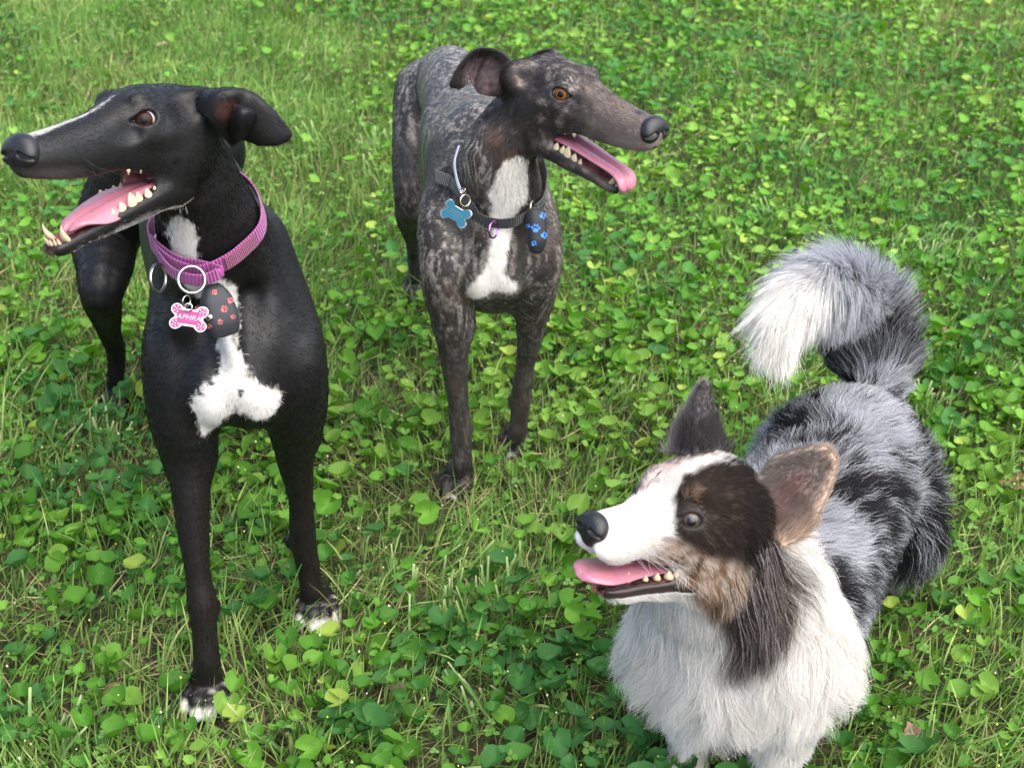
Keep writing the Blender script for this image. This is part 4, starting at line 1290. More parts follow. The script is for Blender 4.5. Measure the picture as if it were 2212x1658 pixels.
        lipg = sstep(.06, .115, q[:, 0]) * sstep(-.022, -.040, q[:, 2])
        hc_ = mix(hc_, np.array((.24, .19, .165)), lipg * .7)
        brow = sstep(.020, .006, np.linalg.norm(q - np.array((.014, -.030, .026)), axis=1))
        hc_ = mix(hc_, np.array((.30, .25, .22)), brow * .7 * sstep(-.3, .5, fine2 + .5 * fine))
        crown = sstep(.03, .045, q[:, 2]) * sstep(-.01, -.05, q[:, 0])
        hc_ = mix(hc_, np.array((.24, .205, .185)), crown * sstep(-.1, .5, nz + fine * .4) * .8)
        dark = sstep(.012, .0, np.abs(q[:, 2] - .008 - (q[:, 0] + .02) * .1)) * sstep(-.01, -.03, q[:, 0])
        hc_ = mix(hc_, np.array((.015, .013, .013)), np.clip(dark * .8, 0, 1))
        jawd = sstep(-.02, -.05, q[:, 0]) * sstep(.0, -.03, q[:, 2])
        hc_ = mix(hc_, np.array((.020, .016, .014)), jawd * .8)
        c = mix(c, hc_, inh)
        for pp, r_, k_ in ((at(1072, 300, 2.09), .022, .7), (at(1100, 345, 2.08), .026, .5), (at(1055, 500, 2.1), .02, .4)):
            c = mix(c, np.array((.10, .055, .032)), sstep(r_, r_ * .3, np.linalg.norm(P - pp, axis=1) + .004 * fine) * k_)
        # ears
        ed = np.linalg.norm(P - at(1045, 165, 2.12), axis=1)
        c = mix(c, np.array((.016, .013, .012)), sstep(.095, .07, np.linalg.norm(P - at(1030, 150, 2.11), axis=1)) * (q[:, 0] < -.075))
        c = mix(c, mix(np.tile(np.array((.20, .13, .125)), (len(P), 1)), np.array((.03, .024, .024)), np.clip(.5 + .9 * fbm(P, 130, 3), 0, 1)), sstep(.040, .022, ed) * (q[:, 0] < -.06) * .9)
        dmin = np.full(len(P), 9.0)
        for a, ra, b, rb in white:
            dmin = np.minimum(dmin, capsule_d(P, a, ra, b, rb))
        wm = sstep(.004, -.003, dmin + .006 * nz + .003 * fine)
        for pc in (fR, fL):
            dd = np.linalg.norm(P - (pc + np.array((-.006, -.030, .008))), axis=1)
            wm = np.maximum(wm, sstep(.012, .008, dd))
        c = mix(c, np.array((.56, .53, .48)), wm)
        for e, out, fwd_, u_, r in hd.eyes:
            c = mix(c, np.array((.008, .006, .006)), sstep(.0045, .0, np.linalg.norm(P - e, axis=1) - r * 1.2))
        return c
    c = coat(V)
    q = hd.l(V); qj = hd.lj(V)
    m = sstep(.0022, .0006, np.abs(cav(V)) + .0006 * noise3(V, 300, 2)) * (q[:, 0] > -.06)
    pink = mix(np.tile(np.array((.40, .16, .15)), (len(V), 1)), np.array((.04, .02, .02)), np.clip(.4 + .9 * fbm(V, 90, 5), 0, 1) * .8)
    pink = mix(pink, np.array((.02, .008, .008)), (qj[:, 2] > .0) * sstep(.03, .06, qj[:, 0]) * .75)
    lipband = sstep(.0065, .003, np.abs(cav(V))) * (q[:, 0] > -.05) * (qj[:, 0] > .0)
    c = mix(c, np.array((.014, .010, .010)), lipband * (1 - m))
    pink = mix(pink, np.array((.03, .018, .018)), sstep(.160, .172, qj[:, 0]))
    c = mix(c, pink, m)
    dog = make_mesh('greyhound', V, Q, coat_mat('brindle_coat', .5, .05, .3), attrs={'coat': c, 'wet': np.maximum(m, lipband * .8)})
    tag(dog, 'dark brindle greyhound with black collar looking right, behind the other two dogs', 'dog', 'dogs on the lawn')
    dress_head(dog, hd, looks=(hd.eyes[1][1], unit(hd.eyes[0][1] + hd.eyes[0][2] * .12)), iris=(.17, .065, .016))
    J = hd.RJ
    pts = ((.030, 0, -.016), (.060, 0, -.010), (.095, -.001, -.007), (.130, -.003, -.005), (.165, -.005, -.003), (.184, -.006, -.006), (.193, -.007, -.016), (.193, -.007, -.025))
    ups = [J[:, 2]] * 4 + [J[:, 2], unit(J[:, 2] + .5 * J[:, 0]), unit(J[:, 2] * .3 + J[:, 0]), J[:, 0]]
    t = tongue_mesh([hd.wj(p) for p in pts], [.019, .023, .0240, .0220, .0190, .0190, .0170, .0070], [J[:, 1]] * 8, ups, thick=.0040, groove=.0045, ripple=.0012)
    reparent(t, dog)
    teeth(dog, hd, -1)
    for a, b in claws[:8]:
        o = tooth_mesh(a, b, .0028); o.name = 'claw'; o.data.materials[0] = M_CLAW; reparent(o, dog)
    bones = [(B(.1, 0, .48), B(-.6, 0, .53), -fw - up * .35, .13), (neck[0][0], neck[3][0], neck[3][0] - neck[0][0], .06), (RS, RE, -up, .06), (LS, LE, -up, .06), (RE, fR, -up, .03), (LE, fL, -up, .03),
             (hpR, kR, -up - fw * .2, .08), (kR, pR, -up, .035), (B(.13, 0, .48), B(.11, 0, .4), -up, .05), (hd.w((.13, 0, -.02)), hd.w((-.08, 0, 0)), -hd.R[:, 0], .05), (hd.wj((.15, 0, -.03)), hd.wj((0, 0, -.03)), -hd.RJ[:, 0], .025)]
    keep = 1 - np.maximum(m, lipband)
    for e, out, f_, u_, r in hd.eyes:
        keep *= (np.linalg.norm(V - e, axis=1) > r * 1.3)
    keep *= np.linalg.norm(V - hd.w((.140, 0, -.02)), axis=1) > .020
    short_hair('coat_hair', V, Q, N, coat, bones, 110000, lambda P: np.where(hd.l(P)[:, 0] > -.06, .0050, np.where(P[:, 2] < .07, .0030, .0085)), .00026, lambda P: np.where(hd.l(P)[:, 0] > -.06, .26, .22), dog, skip=keep * (1 + 1.5 * (hd.l(V)[:, 0] > -.09) * (np.linalg.norm(V - hd.o, axis=1) < .2)))
    return dog, hd, S
# ------------------------------------------------------------------ long-coated merle corgi on the right
CG_UPPER = [(-.112, .010, .020, .020, .030), (-.098, .008, .052, .042, .050), (-.065, .008, .068, .054, .058), (-.035, .004, .067, .052, .058), (-.008, .000, .057, .044, .052),
            (.012, -.006, .0455, .0315, .045), (.034, -.012, .0345, .0225, .036), (.060, -.015, .0272, .0195, .0295), (.080, -.017, .0240, .0178, .0255), (.091, -.018, .0200, .0140, .0215),
            (.097, -.019, .0110, .0080, .0110), (.100, -.019, .001, .001, .001)]
CG_LOWER = [(-.012, -.020, .036, .016, .022), (.02, -.022, .0440, .015, .026), (.06, -.024, .0350, .012, .0220), (.09, -.0255, .0265, .0105, .0180), (.115, -.027, .0215, .0095, .0150), (.132, -.027, .0150, .0075, .0100), (.139, -.027, .003, .003, .003)]

def fur(name, P, N, flow, length, tilt, droop, col, radius, parent, seg=8, clump=0.5, clump_n=24, wave=0.0, spread=0.15, mat=None, rng=RNG, push=None, curl_in=0.0):
    """Long hair. All arguments per root: flow (n,3), length, tilt, droop (n,)."""
    from mathutils.kdtree import KDTree
    n = len(P)
    d = flow - N * (flow * N).sum(1)[:, None]
    d = unit(unit(d) + rng.normal(size=d.shape) * spread)
    d = unit(d - N * (d * N).sum(1)[:, None])
    dirn = d * np.cos(tilt)[:, None] + N * np.sin(tilt)[:, None]
    L = length * rng.uniform(.65, 1.15, n)
    side = unit(np.cross(d, N))
    ph = fbm(P, 26, 61) * 7 + rng.normal(size=n) * .35
    pts = np.zeros((n, seg, 3)); pts[:, 0] = P - N * .001
    cur = dirn.copy(); p = pts[:, 0].copy()
    for k in range(1, seg):
        t = k / (seg - 1)
        cur = unit(cur + np.array((0, 0, -1.0)) * (droop / (seg - 1))[:, None] - N * (curl_in / (seg - 1)))
        p = p + cur * (L / (seg - 1))[:, None]
        pts[:, k] = p + side * (wave * L * np.sin(ph + t * 6.5) * t)[:, None]
    if clump > 0:
        m = max(1, n // clump_n)
        gi = rng.choice(n, m, replace=False)
        kd = KDTree(m)
        for j, i in enumerate(gi):
            kd.insert(P[i], j)
        kd.balance()
        own = np.array([kd.find(q)[1] for q in P])
        G = pts[gi][own]
        t = np.linspace(0, 1, seg)[None, :, None]
        c = clump * rng.uniform(.5, 1.0, (n, 1, 1))
        pts = pts + (G - pts) * c * t ** 1.3
    return hair_object(name, pts, radius * rng.uniform(.7, 1.25, n), np.clip(col, 0, 1), mat or M_LONG, parent)

def build_corgi():
    hd = Head((.1700, 1.389, .4910), 3.755, .40, .10, 1.035, math.radians(12.0), (-.050, 0, -.032), jl=.95)
    S = Sdf()
    fw = unit((-.45, -.893, 0)); lf = np.array([-fw[1], fw[0], 0]); up = np.array([0, 0, 1.0])
    O = np.array([.318, 1.535, 0]); RB = np.stack([fw, lf, up], 1)
    B = lambda u, v, z: O + fw * u + lf * v + up * z
    S.loft(O, RB, 1.0, [(.165, .27, .02, .03, .03), (.145, .275, .066, .075, .050), (.08, .270, .096, .085, .068), (0, .25, .102, .085, .118), (-.12, .25, .104, .082, .122), (-.25, .25, .102, .084, .112),
                        (-.38, .25, .098, .090, .100), (-.46, .245, .078, .072, .078), (-.505, .24, .045, .040, .045), (-.52, .24, .01, .01, .01)], k=.03)
    S.ball(at(1478, 1385, 1.480), (.048, .048, .048), k=.05); S.ball(at(1690, 1400, 1.52), (.045, .045, .050), k=.04)
    nb = hd.w((-.065, 0, -.03))
    neckp = [(nb, .062), ((nb + B(.07, .0, .28)) * .5 + (.008, .012, 0), .084), (B(.065, .0, .27), .098)]
    S.chain(neckp, k=.04)
    s = hd.s
    S.loft(hd.o, hd.R, s, CG_UPPER, k=.018 * s)
    S.loft(hd.oh, hd.RJ, s, np.array(CG_LOWER) * np.array((hd.jl[0], 1, 1, 1, 1)), k=.010 * s)
    for g in (-1, 1):
        S.ball(hd.wm((.012, g * .034, -.020)), np.array((.028, .013, .026)) * s, k=.014 * s, rot=hd.RM)
        S.ball(hd.w((-.050, g * .046, -.030)), np.array((.036, .018, .030)) * s, k=.02 * s, rot=hd.R)
        S.ball(hd.w((-.004, g * .029, .030)), np.array((.014, .011, .010)) * s, k=.014 * s, rot=hd.R)
        S.ball(hd.w((.076, g * .015, -.031)), np.array((.030, .013, .016)) * s, k=.012 * s, rot=hd.R)
    hd.eyes = []
    for g in (-1, 1):
        e = hd.w((.002, g * .0365, .0095))
        out = unit(hd.R @ np.array((.62, g * .76, .20))); f_ = unit(hd.R @ np.array((.74, -g * .60, -.20)))
        f_ = unit(f_ - out * (f_ @ out)); u_ = np.cross(out, f_) * g
        Rm = np.stack([f_, u_, out], 1); r = .0118 * s
        S.ball(e, r * 1.22, k=.010 * s)
        S.ball(e + out * r * 1.03, (r * 1.04, r * .68, r * .75), k=.003 * s, rot=Rm, op='-')
        S.ball(e + out * r * .85 + f_ * r * 1.05 - u_ * r * .1, (r * .42, r * .2, r * .5), k=.003 * s, rot=Rm, op='-')
        hd.eyes.append((e, out, f_, u_, r))
    cav = [(.006, -.020, .010, .004, .004), (.022, -.020, .0275, .009, .008), (.060, -.021, .0280, .017, .015), (.085, -.021, .0225, .023, .021), (.110, -.021, .0170, .028, .026), (.126, -.021, .0120, .031, .028), (.137, -.021, .005, .032, .028)]
    S.loft(hd.oh, hd.RM, s, np.array(cav) * np.array((hd.jl[0], 1, 1, 1, 1)), k=.004 * s, op='-', tag='cavity', power=2.6)
    # legs
    for g in (-1, 1):
        pf = B(.085, g * .058, 0)
        S.chain([(B(.06, g * .062, .22), .050), (B(.055, g * .062, .14), .034), (B(.075, g * .058, .075), .024), (pf + (0, 0, .035), .022)], k=.02)
        paw(S, pf, fw, 1.0)
        ph = B(-.475, g * .098, 0)
        S.chain([(B(-.39, g * .055, .23), .070), (B(-.39, g * .084, .16), .050), (B(-.46, g * .094, .11), .027), (B(-.49, g * .098, .06), .019), (ph + (0, 0, .03), .021)], k=.02)
        paw(S, ph, fw, 1.0)
    tl = [at(1886, 838, 1.985), at(1886, 760, 2.03), at(1872, 690, 2.05), at(1830, 634, 2.02), at(1774, 618, 1.97), at(1718, 650, 1.93), at(1692, 708, 1.905)]
    tailc = catmull(tl, 25)
    S.chain([(p, r) for p, r in zip(tl, (.036, .030, .024, .020, .017, .014, .010))], k=.03)
    hc = hd.w((0, 0, -.01))
    inh = lambda P: (hd.l(P)[:, 0] > -.055)
    body = S.mesh(B(0, 0, 0) - (.30, .32, .02), B(0, 0, 0) + (.52, .62, .60), .0046, keep=lambda P: ~(hd.l(P)[:, 0] > -.052) | (np.linalg.norm(P - hc, axis=1) > .20))
    head = S.mesh(hc - .20, hc + .20, .0019, keep=lambda P: (hd.l(P)[:, 0] > -.055) & (np.linalg.norm(P - hc, axis=1) < .205))
    Yn = hd.w((-.06, .055, .04))[1]
    a_ = lambda x, y, dy: at(x, y, Yn + dy)
    earN = [[a_(1616, 1076, .022), a_(1634, 1100, .020), a_(1662, 1142, .016), a_(1690, 1180, -.012)],
            [a_(1642, 1022, .026), a_(1660, 1052, .032), a_(1700, 1100, .028), a_(1740, 1150, -.006)],
            [a_(1676, 986, .020), a_(1705, 1014, .036), a_(1740, 1054, .034), a_(1774, 1096, .006)],
            [a_(1735, 968, .026), a_(1757, 987, .036), a_(1778, 1012, .036), a_(1796, 1042, .018)],
            [a_(1782, 964, .034), a_(1791, 970, .036), a_(1800, 981, .036), a_(1808, 996, .032)]]
    eN = sheet(earN, 30, 22, .0028)
    Yf = hd.w((-.06, -.05, .045))[1]
    b_ = lambda x, y, dy: at(x, y, Yf + dy)
    earF = [[b_(1442, 975, .010), b_(1478, 985, -.014), b_(1525, 985, -.016), b_(1572, 970, .004)],
            [b_(1458, 930, .016), b_(1484, 935, -.008), b_(1520, 935, -.012), b_(1556, 930, .008)],
            [b_(1478, 882, .022), b_(1496, 885, .004), b_(1520, 885, .002), b_(1543, 885, .014)],
            [b_(1502, 842, .026), b_(1511, 842, .018), b_(1521, 842, .018), b_(1532, 843, .022)],
            [b_(1514, 828, .028), b_(1518, 826, .026), b_(1522, 826, .026), b_(1527, 829, .028)]]
    eF = sheet(earF, 30, 22, .0028)
    V, Q = join_meshes([body, head, eN, eF])
    nE = len(eN[0]); eid = np.zeros(len(V)); eid[-len(eN[0]) - len(eF[0]):-len(eF[0])] = 1; eid[-len(eF[0]):] = 2
    N = normals_of(V, Q)
    cav_ = S.tags['cavity']
    def tail_param(P):
        D = np.linalg.norm(P[:, None] - tailc[None], axis=2)
        i = D.argmin(1)
        return i / 24.0, D.min(1)
    BLACK = np.array((.014, .013, .014)); SILV = np.array((.42, .43, .46)); WHITE = np.array((.70, .675, .635)); TAN = np.array((.30, .185, .105)); BRN = np.array((.055, .036, .026))
    def coat(P, rnd):
        """Colour of a hair rooted at P; rnd is a per-hair random number."""
        n = len(P)
        nz = fbm(P, 24, 3); n2 = fbm(P, 11, 8); fine = noise3(P, 120, 9)
        Lb = (P - O) @ RB
        blk = sstep(-.22, .36, n2 + .5 * nz + .06 + .22 * sstep(.05, .11, Lb[:, 1]) * sstep(.02, -.1, Lb[:, 0]))
        pl = .84 - .62 * blk
        c = np.where((rnd < pl)[:, None], SILV * (.6 + .8 * rnd[:, None] / np.maximum(pl, .05)[:, None]), BLACK * 1.0)
        # belly and hind legs pale
        c = mix(c, WHITE * .9, sstep(.15, .10, P[:, 2] + .015 * nz) * (Lb[:, 0] < -.2))
        # tail
        tp, td = tail_param(P)
        ont = (td < .055) * sstep(.0, .06, tp)
        tc = np.where((rnd < .12 + .75 * sstep(.12, .5, tp + .10 * nz))[:, None], SILV * 1.15, BLACK * 2.2)
        tc = mix(tc, WHITE * 1.25, sstep(.62, .76, tp + .06 * nz + .10 * (rnd - .5)))
        c = mix(c, tc, ont)
        # white ruff, breast and forelegs
        wr = sstep(.035, .055, Lb[:, 0] + .012 * nz - .20 * np.maximum(P[:, 2] - .33, 0) - .02 * (Lb[:, 1] < 0))
        shoulder = sstep(.03, .015, np.linalg.norm((P - B(.06, .105, .15)) / np.array((1, 1, 1.5)), axis=1)) * .6
        c = mix(c, mix(np.tile(WHITE, (n, 1)), SILV, shoulder), wr)
        # head
        q = hd.l(P); y = q[:, 1]; x = q[:, 0]; z = q[:, 2]
        ih = sstep(-.095, -.082, x) * (np.linalg.norm(P - hc, axis=1) < .19)
        near = y > 0
        hcx = np.where((rnd < .20)[:, None], np.array((.10, .072, .055)), BRN * .55) * np.ones((n, 1))
        hcx = hcx * (1 - .55 * sstep(-.015, -.05, x))[:, None]
        # tan and merle cheek
        chk = sstep(-.006, -.022, z + .006 * nz) * sstep(-.078, -.060, x + .008 * nz)
        chk_c = np.where((rnd < .55)[:, None], np.array((.58, .50, .43)), np.where((rnd < .88)[:, None], TAN * 1.15, BRN))
        hcx = mix(hcx, chk_c, chk * near)
        low = sstep(-.045, -.062, z) * sstep(-.075, -.045, x)
        hcx = mix(hcx, TAN * .8, low * near * (rnd < .5))
        brow = sstep(.014, .006, np.linalg.norm(q - np.array((.002, .030, .030)), axis=1))
        hcx = mix(hcx, np.array((.34, .23, .15)), brow * .6 * (rnd < .5))
        # far side: pale pinkish merle round the eye, darker towards the ear
        farc = np.where((rnd < .6)[:, None], np.array((.52, .43, .40)), np.array((.20, .16, .15)))
        farc = mix(farc, BLACK * 2, sstep(-.035, -.06, x) * (rnd < .7))
        hcx = mix(hcx, farc, ~near * 1.0)
        # blaze and muzzle
        wid = np.interp(x, [-.10, -.07, -.03, .0, .02, .04], [.016, .016, .013, .013, .022, .060])
        yb = np.abs(y + np.interp(x, [-.1, 0, .03], [.014, .006, 0]))
        bl = sstep(.005, -.005, yb - wid + .007 * fine + .006 * (rnd - .5) + .003 * nz) * (z > -.01 + 0 * x)
        muz = sstep(.022, .040, x + .008 * nz + .012 * (rnd - .5) + .25 * np.minimum(z + .01, 0) * near)
        hcx = mix(hcx, WHITE, np.maximum(bl, muz))
        qj = hd.lj(P)
        chin = sstep(.055, .075, qj[:, 0] + .006 * nz) * (qj[:, 2] < -.012)
        hcx = mix(hcx, WHITE, np.maximum(chin, sstep(-.05, -.06, z) * (x > -.02) * (qj[:, 2] < -.02)))
        under = sstep(-.058, -.074, z + .35 * np.maximum(np.abs(y) - .030, 0) + .006 * nz)
        hcx = mix(hcx, WHITE, under)
        c = mix(c, hcx, ih)
        # dark tresses from the near ear down the neck
        for (p0, r0, p1, r1, k_) in tress:
            dd = capsule_d(P, p0, r0, p1, r1)
            c = mix(c, np.where((rnd < .3)[:, None], np.array((.22, .18, .155)), BRN * .7), sstep(.006, -.006, dd + .006 * nz) * k_)
        return c
    tress = [(hd.w((-.088, .052, .0)), .026, hd.w((-.095, .062, -.075)), .024, 1.0), (hd.w((-.085, .060, -.06)), .020, hd.w((-.080, .066, -.115)), .012, .9)]
    rv = RNG.random(len(V))
    c = coat(V, np.full(len(V), .5))
    # mouth lining, ears
    q = hd.l(V); qj = hd.lj(V)
    m = sstep(.0022, .0006, np.abs(cav_(V))) * (q[:, 0] > -.045)
    lip = sstep(.0060, .003, np.abs(cav_(V))) * (q[:, 0] > -.045) * (qj[:, 0] > .0) * (qj[:, 2] < .004)
    zone = (qj[:, 0] > .022) & (qj[:, 0] < .15) & (qj[:, 2] > -.0330 - .02 * np.maximum(.05 - qj[:, 0], 0)) & (qj[:, 2] < .002) & ((V - hd.oh) @ hd.RM[:, 2] < -.014 * s) & (np.abs(qj[:, 1]) < .05)
    lip = np.maximum(lip, zone)
    c = mix(c, np.array((.022, .013, .012)), lip)
    c = mix(c, mix(np.tile(np.array((.42, .17, .14)), (len(V), 1)), np.array((.03, .016, .016)), np.clip(.5 + fbm(V, 90, 5), 0, 1) * (qj[:, 2] < -.008)), m)
    uv = np.tile(np.repeat(np.linspace(0, 1, 30), 22), 2); vv = np.tile(np.tile(np.linspace(0, 1, 22), 30), 2)
    edge = np.clip(np.maximum(sstep(.75, 1, uv), sstep(.68, 1.0, vv)), 0, 1)
    ec = mix(np.tile(np.array((.23, .19, .165)), (len(uv), 1)), np.array((.46, .345, .265)), edge)
    inner = np.exp(-((vv - .55) / .18) ** 2) * sstep(.75, .45, uv)
    ecN = mix(ec, np.array((.24, .135, .125)), inner * .75)
    ecF = mix(np.tile(np.array((.075, .066, .066)), (len(uv), 1)), np.array((.46, .40, .36)), np.maximum(sstep(.75, 1.0, uv), sstep(.30, .0, vv)) * .75)
    c[eid == 1] = ecN; c[eid == 2] = ecF
    for e, out, f_, u_, r in hd.eyes:
        c = mix(c, np.array((.010, .008, .008)), sstep(.006, .001, np.linalg.norm(V - e, axis=1) - r * 1.2))
    dog = make_mesh('corgi', V, Q, coat_mat('merle_skin', .6, .2, .3), attrs={'coat': c, 'wet': np.maximum(m, lip)})
    tag(dog, 'fluffy blue merle corgi with white ruff looking up, nearest on the right', 'dog', 'dogs on the lawn')
    for (e, out, f_, u_, r), gz in zip(hd.eyes, (hd.eyes[0][1], unit(hd.eyes[1][1] + hd.eyes[1][2] * .05 + hd.eyes[1][3] * .1))):
        reparent(eyeball(e, gz, r, (.070, .046, .036), iris=.95, pupil=.42, mat=M_EYE_WET), dog)
    nose = dog_nose(hd, .1065, -.0160, .0178, .0160, .0125); reparent(nose, dog)
    J = hd.RJ
    pts = ((.030, 0, -.018), (.060, 0, -.013), (.090, .0, -.010), (.120, .001, -.006), (.145, .003, -.001), (.163, .005, .000), (.171, .006, -.003))
    t = tongue_mesh([hd.wj(p) for p in pts], [.020, .023, .0235, .0265, .0275, .0190, .0050], [unit(J[:, 1] - .10 * J[:, 2])] * 7, [unit(J[:, 2] + .1 * J[:, 1])] * 7, thick=.0034, groove=.0007, curl=[(0, 0)] * 3 + [(-.002, -.001), (-.004, -.002), (-.002, -.001), (0, 0)], ripple=.0008)
    reparent(t, dog)
    upj = J[:, 2] * s
    for sg in (-1, 1):
        for x, h_, r in ((.108, .008, .0036), (.088, .004, .0032), (.074, .005, .0042), (.060, .0065, .0056), (.048, .005, .0052), (.038, .004, .0046)):
            b = hd.wj((x, sg * np.interp(x, [.03, .06, .09, .11], [.0345, .0315, .0235, .0165]), -.0165)); reparent(tooth_mesh(b, b + upj * (h_ + .003), r * s, flat=.7), dog)
    whiskers(hd, dog, ((.060, .030, -.028), (.060, -.030, -.028), (.020, .044, -.040)), (.6, .58, .55), .045)
    # ---------------- fur
    ev = np.ones(len(V)); ev *= (1 - np.maximum(m, lip * .9)); ev[eid > 0] = 0
    for e, out, f_, u_, r in hd.eyes:
        ev *= np.linalg.norm(V - e, axis=1) > r * 1.28
    ev *= 1 - ((qj[:, 0] > .02) & (qj[:, 0] < .15) & (qj[:, 2] > -.0355) & (qj[:, 2] < .002) & ((V - hd.oh) @ hd.RM[:, 2] < -.013 * s) & (np.abs(qj[:, 1]) < .05))
    nosep = hd.w((.098, 0, -.0165)); ev *= np.linalg.norm(V - nosep, axis=1) > .0195
    bones = [(B(.0, 0, .25), B(-.4, 0, .25), -fw * 1.0 - up * .10, .12), (B(.12, 0, .30), B(.12, 0, .16), -up + fw * .05, .10), (neckp[0][0], neckp[2][0], -up * 1.0 - .25 * hd.R[:, 0], .08),
             (hd.w((.10, 0, -.015)), hd.w((-.05, 0, .01)), -hd.R[:, 0], .06), (hd.wj((.12, 0, -.025)), hd.wj((.0, 0, -.03)), -hd.RJ[:, 0] - .3 * hd.RJ[:, 2], .03),
             (B(.06, .06, .16), B(.085, .06, 0), -up, .035), (B(.06, -.06, .16), B(.085, -.06, 0), -up, .035), (B(-.34, .08, .18), B(-.4, .09, 0), -up - .3 * fw, .05), (B(-.34, -.08, .18), B(-.4, -.09, 0), -up - .3 * fw, .05)]
    rng = np.random.default_rng(11)
    def roots(n, w):
        P, f, W = sample_faces(V, Q, n, weight=ev * w, rng=rng)
        return P, unit((N[Q[f]] * W[..., None]).sum(1))
    ql = hd.l(V); Lb = (V - O) @ RB
    tpV, tdV = tail_param(V); onT = (tdV < .044) & (tpV > .03)
    onH = (ql[:, 0] > -.085) & (np.linalg.norm(V - hc, axis=1) < .19)
    face = onH & (ql[:, 0] > -.045)
    # face, short
    P, Nn = roots(52000, (face * (1.0 + 2.0 * (ql[:, 1] > -.01))).astype(float))
    q = hd.l(P); r_ = np.clip(.5 + .55 * noise3(P, 190, 203) + .5 * (rng.random(len(P)) - .5), 0, 1)
    ln = np.interp(q[:, 0], [-.05, -.02, .02, .06, .11], [.022, .015, .010, .0075, .0045]) * np.where(q[:, 2] < -.045, 1.5, 1.0)
    for e, out, f_, u_, r in hd.eyes:
        ln = ln * np.clip(.30 + np.maximum(np.linalg.norm(P - e, axis=1) - r * 1.2, 0) / .018, 0, 1)
    fur('face_hair', P, Nn, flow_blend(P, bones), ln, np.full(len(P), .42), np.full(len(P), .05), coat(P, r_) * rng.uniform(.8, 1.15, (len(P), 1)), np.full(len(P), .00026), dog, seg=4, clump=.25, clump_n=12, spread=.16, rng=rng)
    # crown, cheeks and neck sides behind the face
    P, Nn = roots(30000, (onH & ~face).astype(float))
    q = hd.l(P); r_ = rng.random(len(P))
    ln = .030 + .020 * sstep(.0, -.04, q[:, 2])
    fur('cheek_hair', P, Nn, flow_blend(P, bones) - .3 * up, ln, np.full(len(P), .45), np.full(len(P), .35), coat(P, r_) * rng.uniform(.75, 1.2, (len(P), 1)), np.full(len(P), .00030), dog, seg=6, clump=.4, clump_n=16, spread=.2, rng=rng, wave=.03)
    # ruff and breast
    front = (Lb[:, 0] > .0) & ~onH & (V[:, 2] > .09)
    P, Nn = roots(60000, front.astype(float))
    r_ = rng.random(len(P)); Lp = (P - O) @ RB
    ln = .034 + .062 * sstep(.02, .10, Lp[:, 0]) * sstep(.19, .27, P[:, 2])
    fur('ruff_hair', P, Nn, flow_blend(P, bones), ln, np.full(len(P), .60), np.full(len(P), .85), coat(P, r_) * rng.uniform(.9, 1.1, (len(P), 1)), np.full(len(P), .00030), dog, seg=11, clump=.66, clump_n=110, spread=.24, rng=rng, wave=.13)
    # back and flanks
    back = (Lb[:, 0] <= .012) & ~onH & ~onT & (V[:, 2] > .10)
    P, Nn = roots(85000, back.astype(float))
    r_ = np.clip(.5 + .62 * noise3(P * np.array((1, 1, 1)), 75, 201) + .30 * (rng.random(len(P)) - .5) * 2, 0, 1); Lp = (P - O) @ RB
    fl = flow_blend(P, bones) + lf * (np.sign(Lp[:, 1]) * .35 * sstep(.0, .05, np.abs(Lp[:, 1])))[:, None] - up * sstep(.26, .16, P[:, 2])[:, None] * 1.2
    fl = fl + .55 * np.stack([noise3(P, 9, 101), noise3(P, 9, 102), noise3(P, 9, 103)], 1)
    ln = .042 + .034 * sstep(.27, .17, P[:, 2])
    fur('back_hair', P, Nn, fl, ln, np.full(len(P), .58), .25 + .6 * sstep(.28, .18, P[:, 2]), coat(P, r_) * rng.uniform(.7, 1.25, (len(P), 1)), np.full(len(P), .00034), dog, seg=7, clump=.5, clump_n=30, spread=.20, rng=rng, wave=.09)
    # tail plume
    P, Nn = roots(38000, onT.astype(float))
    r_ = rng.random(len(P)); tp, td = tail_param(P)
    tang = unit(np.gradient(tailc, axis=0)); fl = tang[(tp * 24).astype(int)]
    ln = np.interp(tp, [.05, .2, .5, .8, 1], [.070, .080, .088, .092, .080])
    ln = ln * np.where(rng.random(len(P)) < .12, 1.25, .92)
    fur('tail_hair', P, Nn, fl, ln, np.interp(tp, [.1, .3, .6, .9, 1.0], [.85, .75, .62, .42, .2]), np.interp(tp, [0, .3, .6, 1], [.15, .7, .95, .6]), coat(P, r_) * rng.uniform(.75, 1.15, (len(P), 1)), np.full(len(P), .00034), dog, seg=8, clump=.6, clump_n=44, spread=.22, rng=rng, wave=.06)
    # legs and belly
    low = (V[:, 2] <= .10) & (V[:, 2] > .012) & ~onH
    P, Nn = roots(14000, low.astype(float)); r_ = rng.random(len(P))
    fur('leg_hair', P, Nn, flow_blend(P, bones), np.full(len(P), .020), np.full(len(P), .4), np.full(len(P), .5), coat(P, r_) * rng.uniform(.8, 1.1, (len(P), 1)), np.full(len(P), .00032), dog, seg=5, clump=.4, clump_n=18, rng=rng)
    # ears: downy edges and inner wisps
    ew = (eid > 0).astype(float); ev2 = ev.copy(); ev[:] = 1
    P, f, W = sample_faces(V, Q, 16000, weight=ew, rng=rng)
    Nn = unit((N[Q[f]] * W[..., None]).sum(1)); col = (c[Q[f]] * W[..., None]).sum(1)
    e_id = eid[Q[f, 0]]
    fl = np.where((e_id == 1)[:, None], unit(at(1806, 975, Yn) - at(1660, 1110, Yn)), unit(at(1520, 828, Yf) - at(1510, 975, Yf)))
    baseN = np.minimum(np.linalg.norm(P - at(1660, 1130, Yn), axis=1), np.linalg.norm(P - at(1508, 980, Yf), axis=1))
    ln = np.where(baseN < .045, .022, .010)
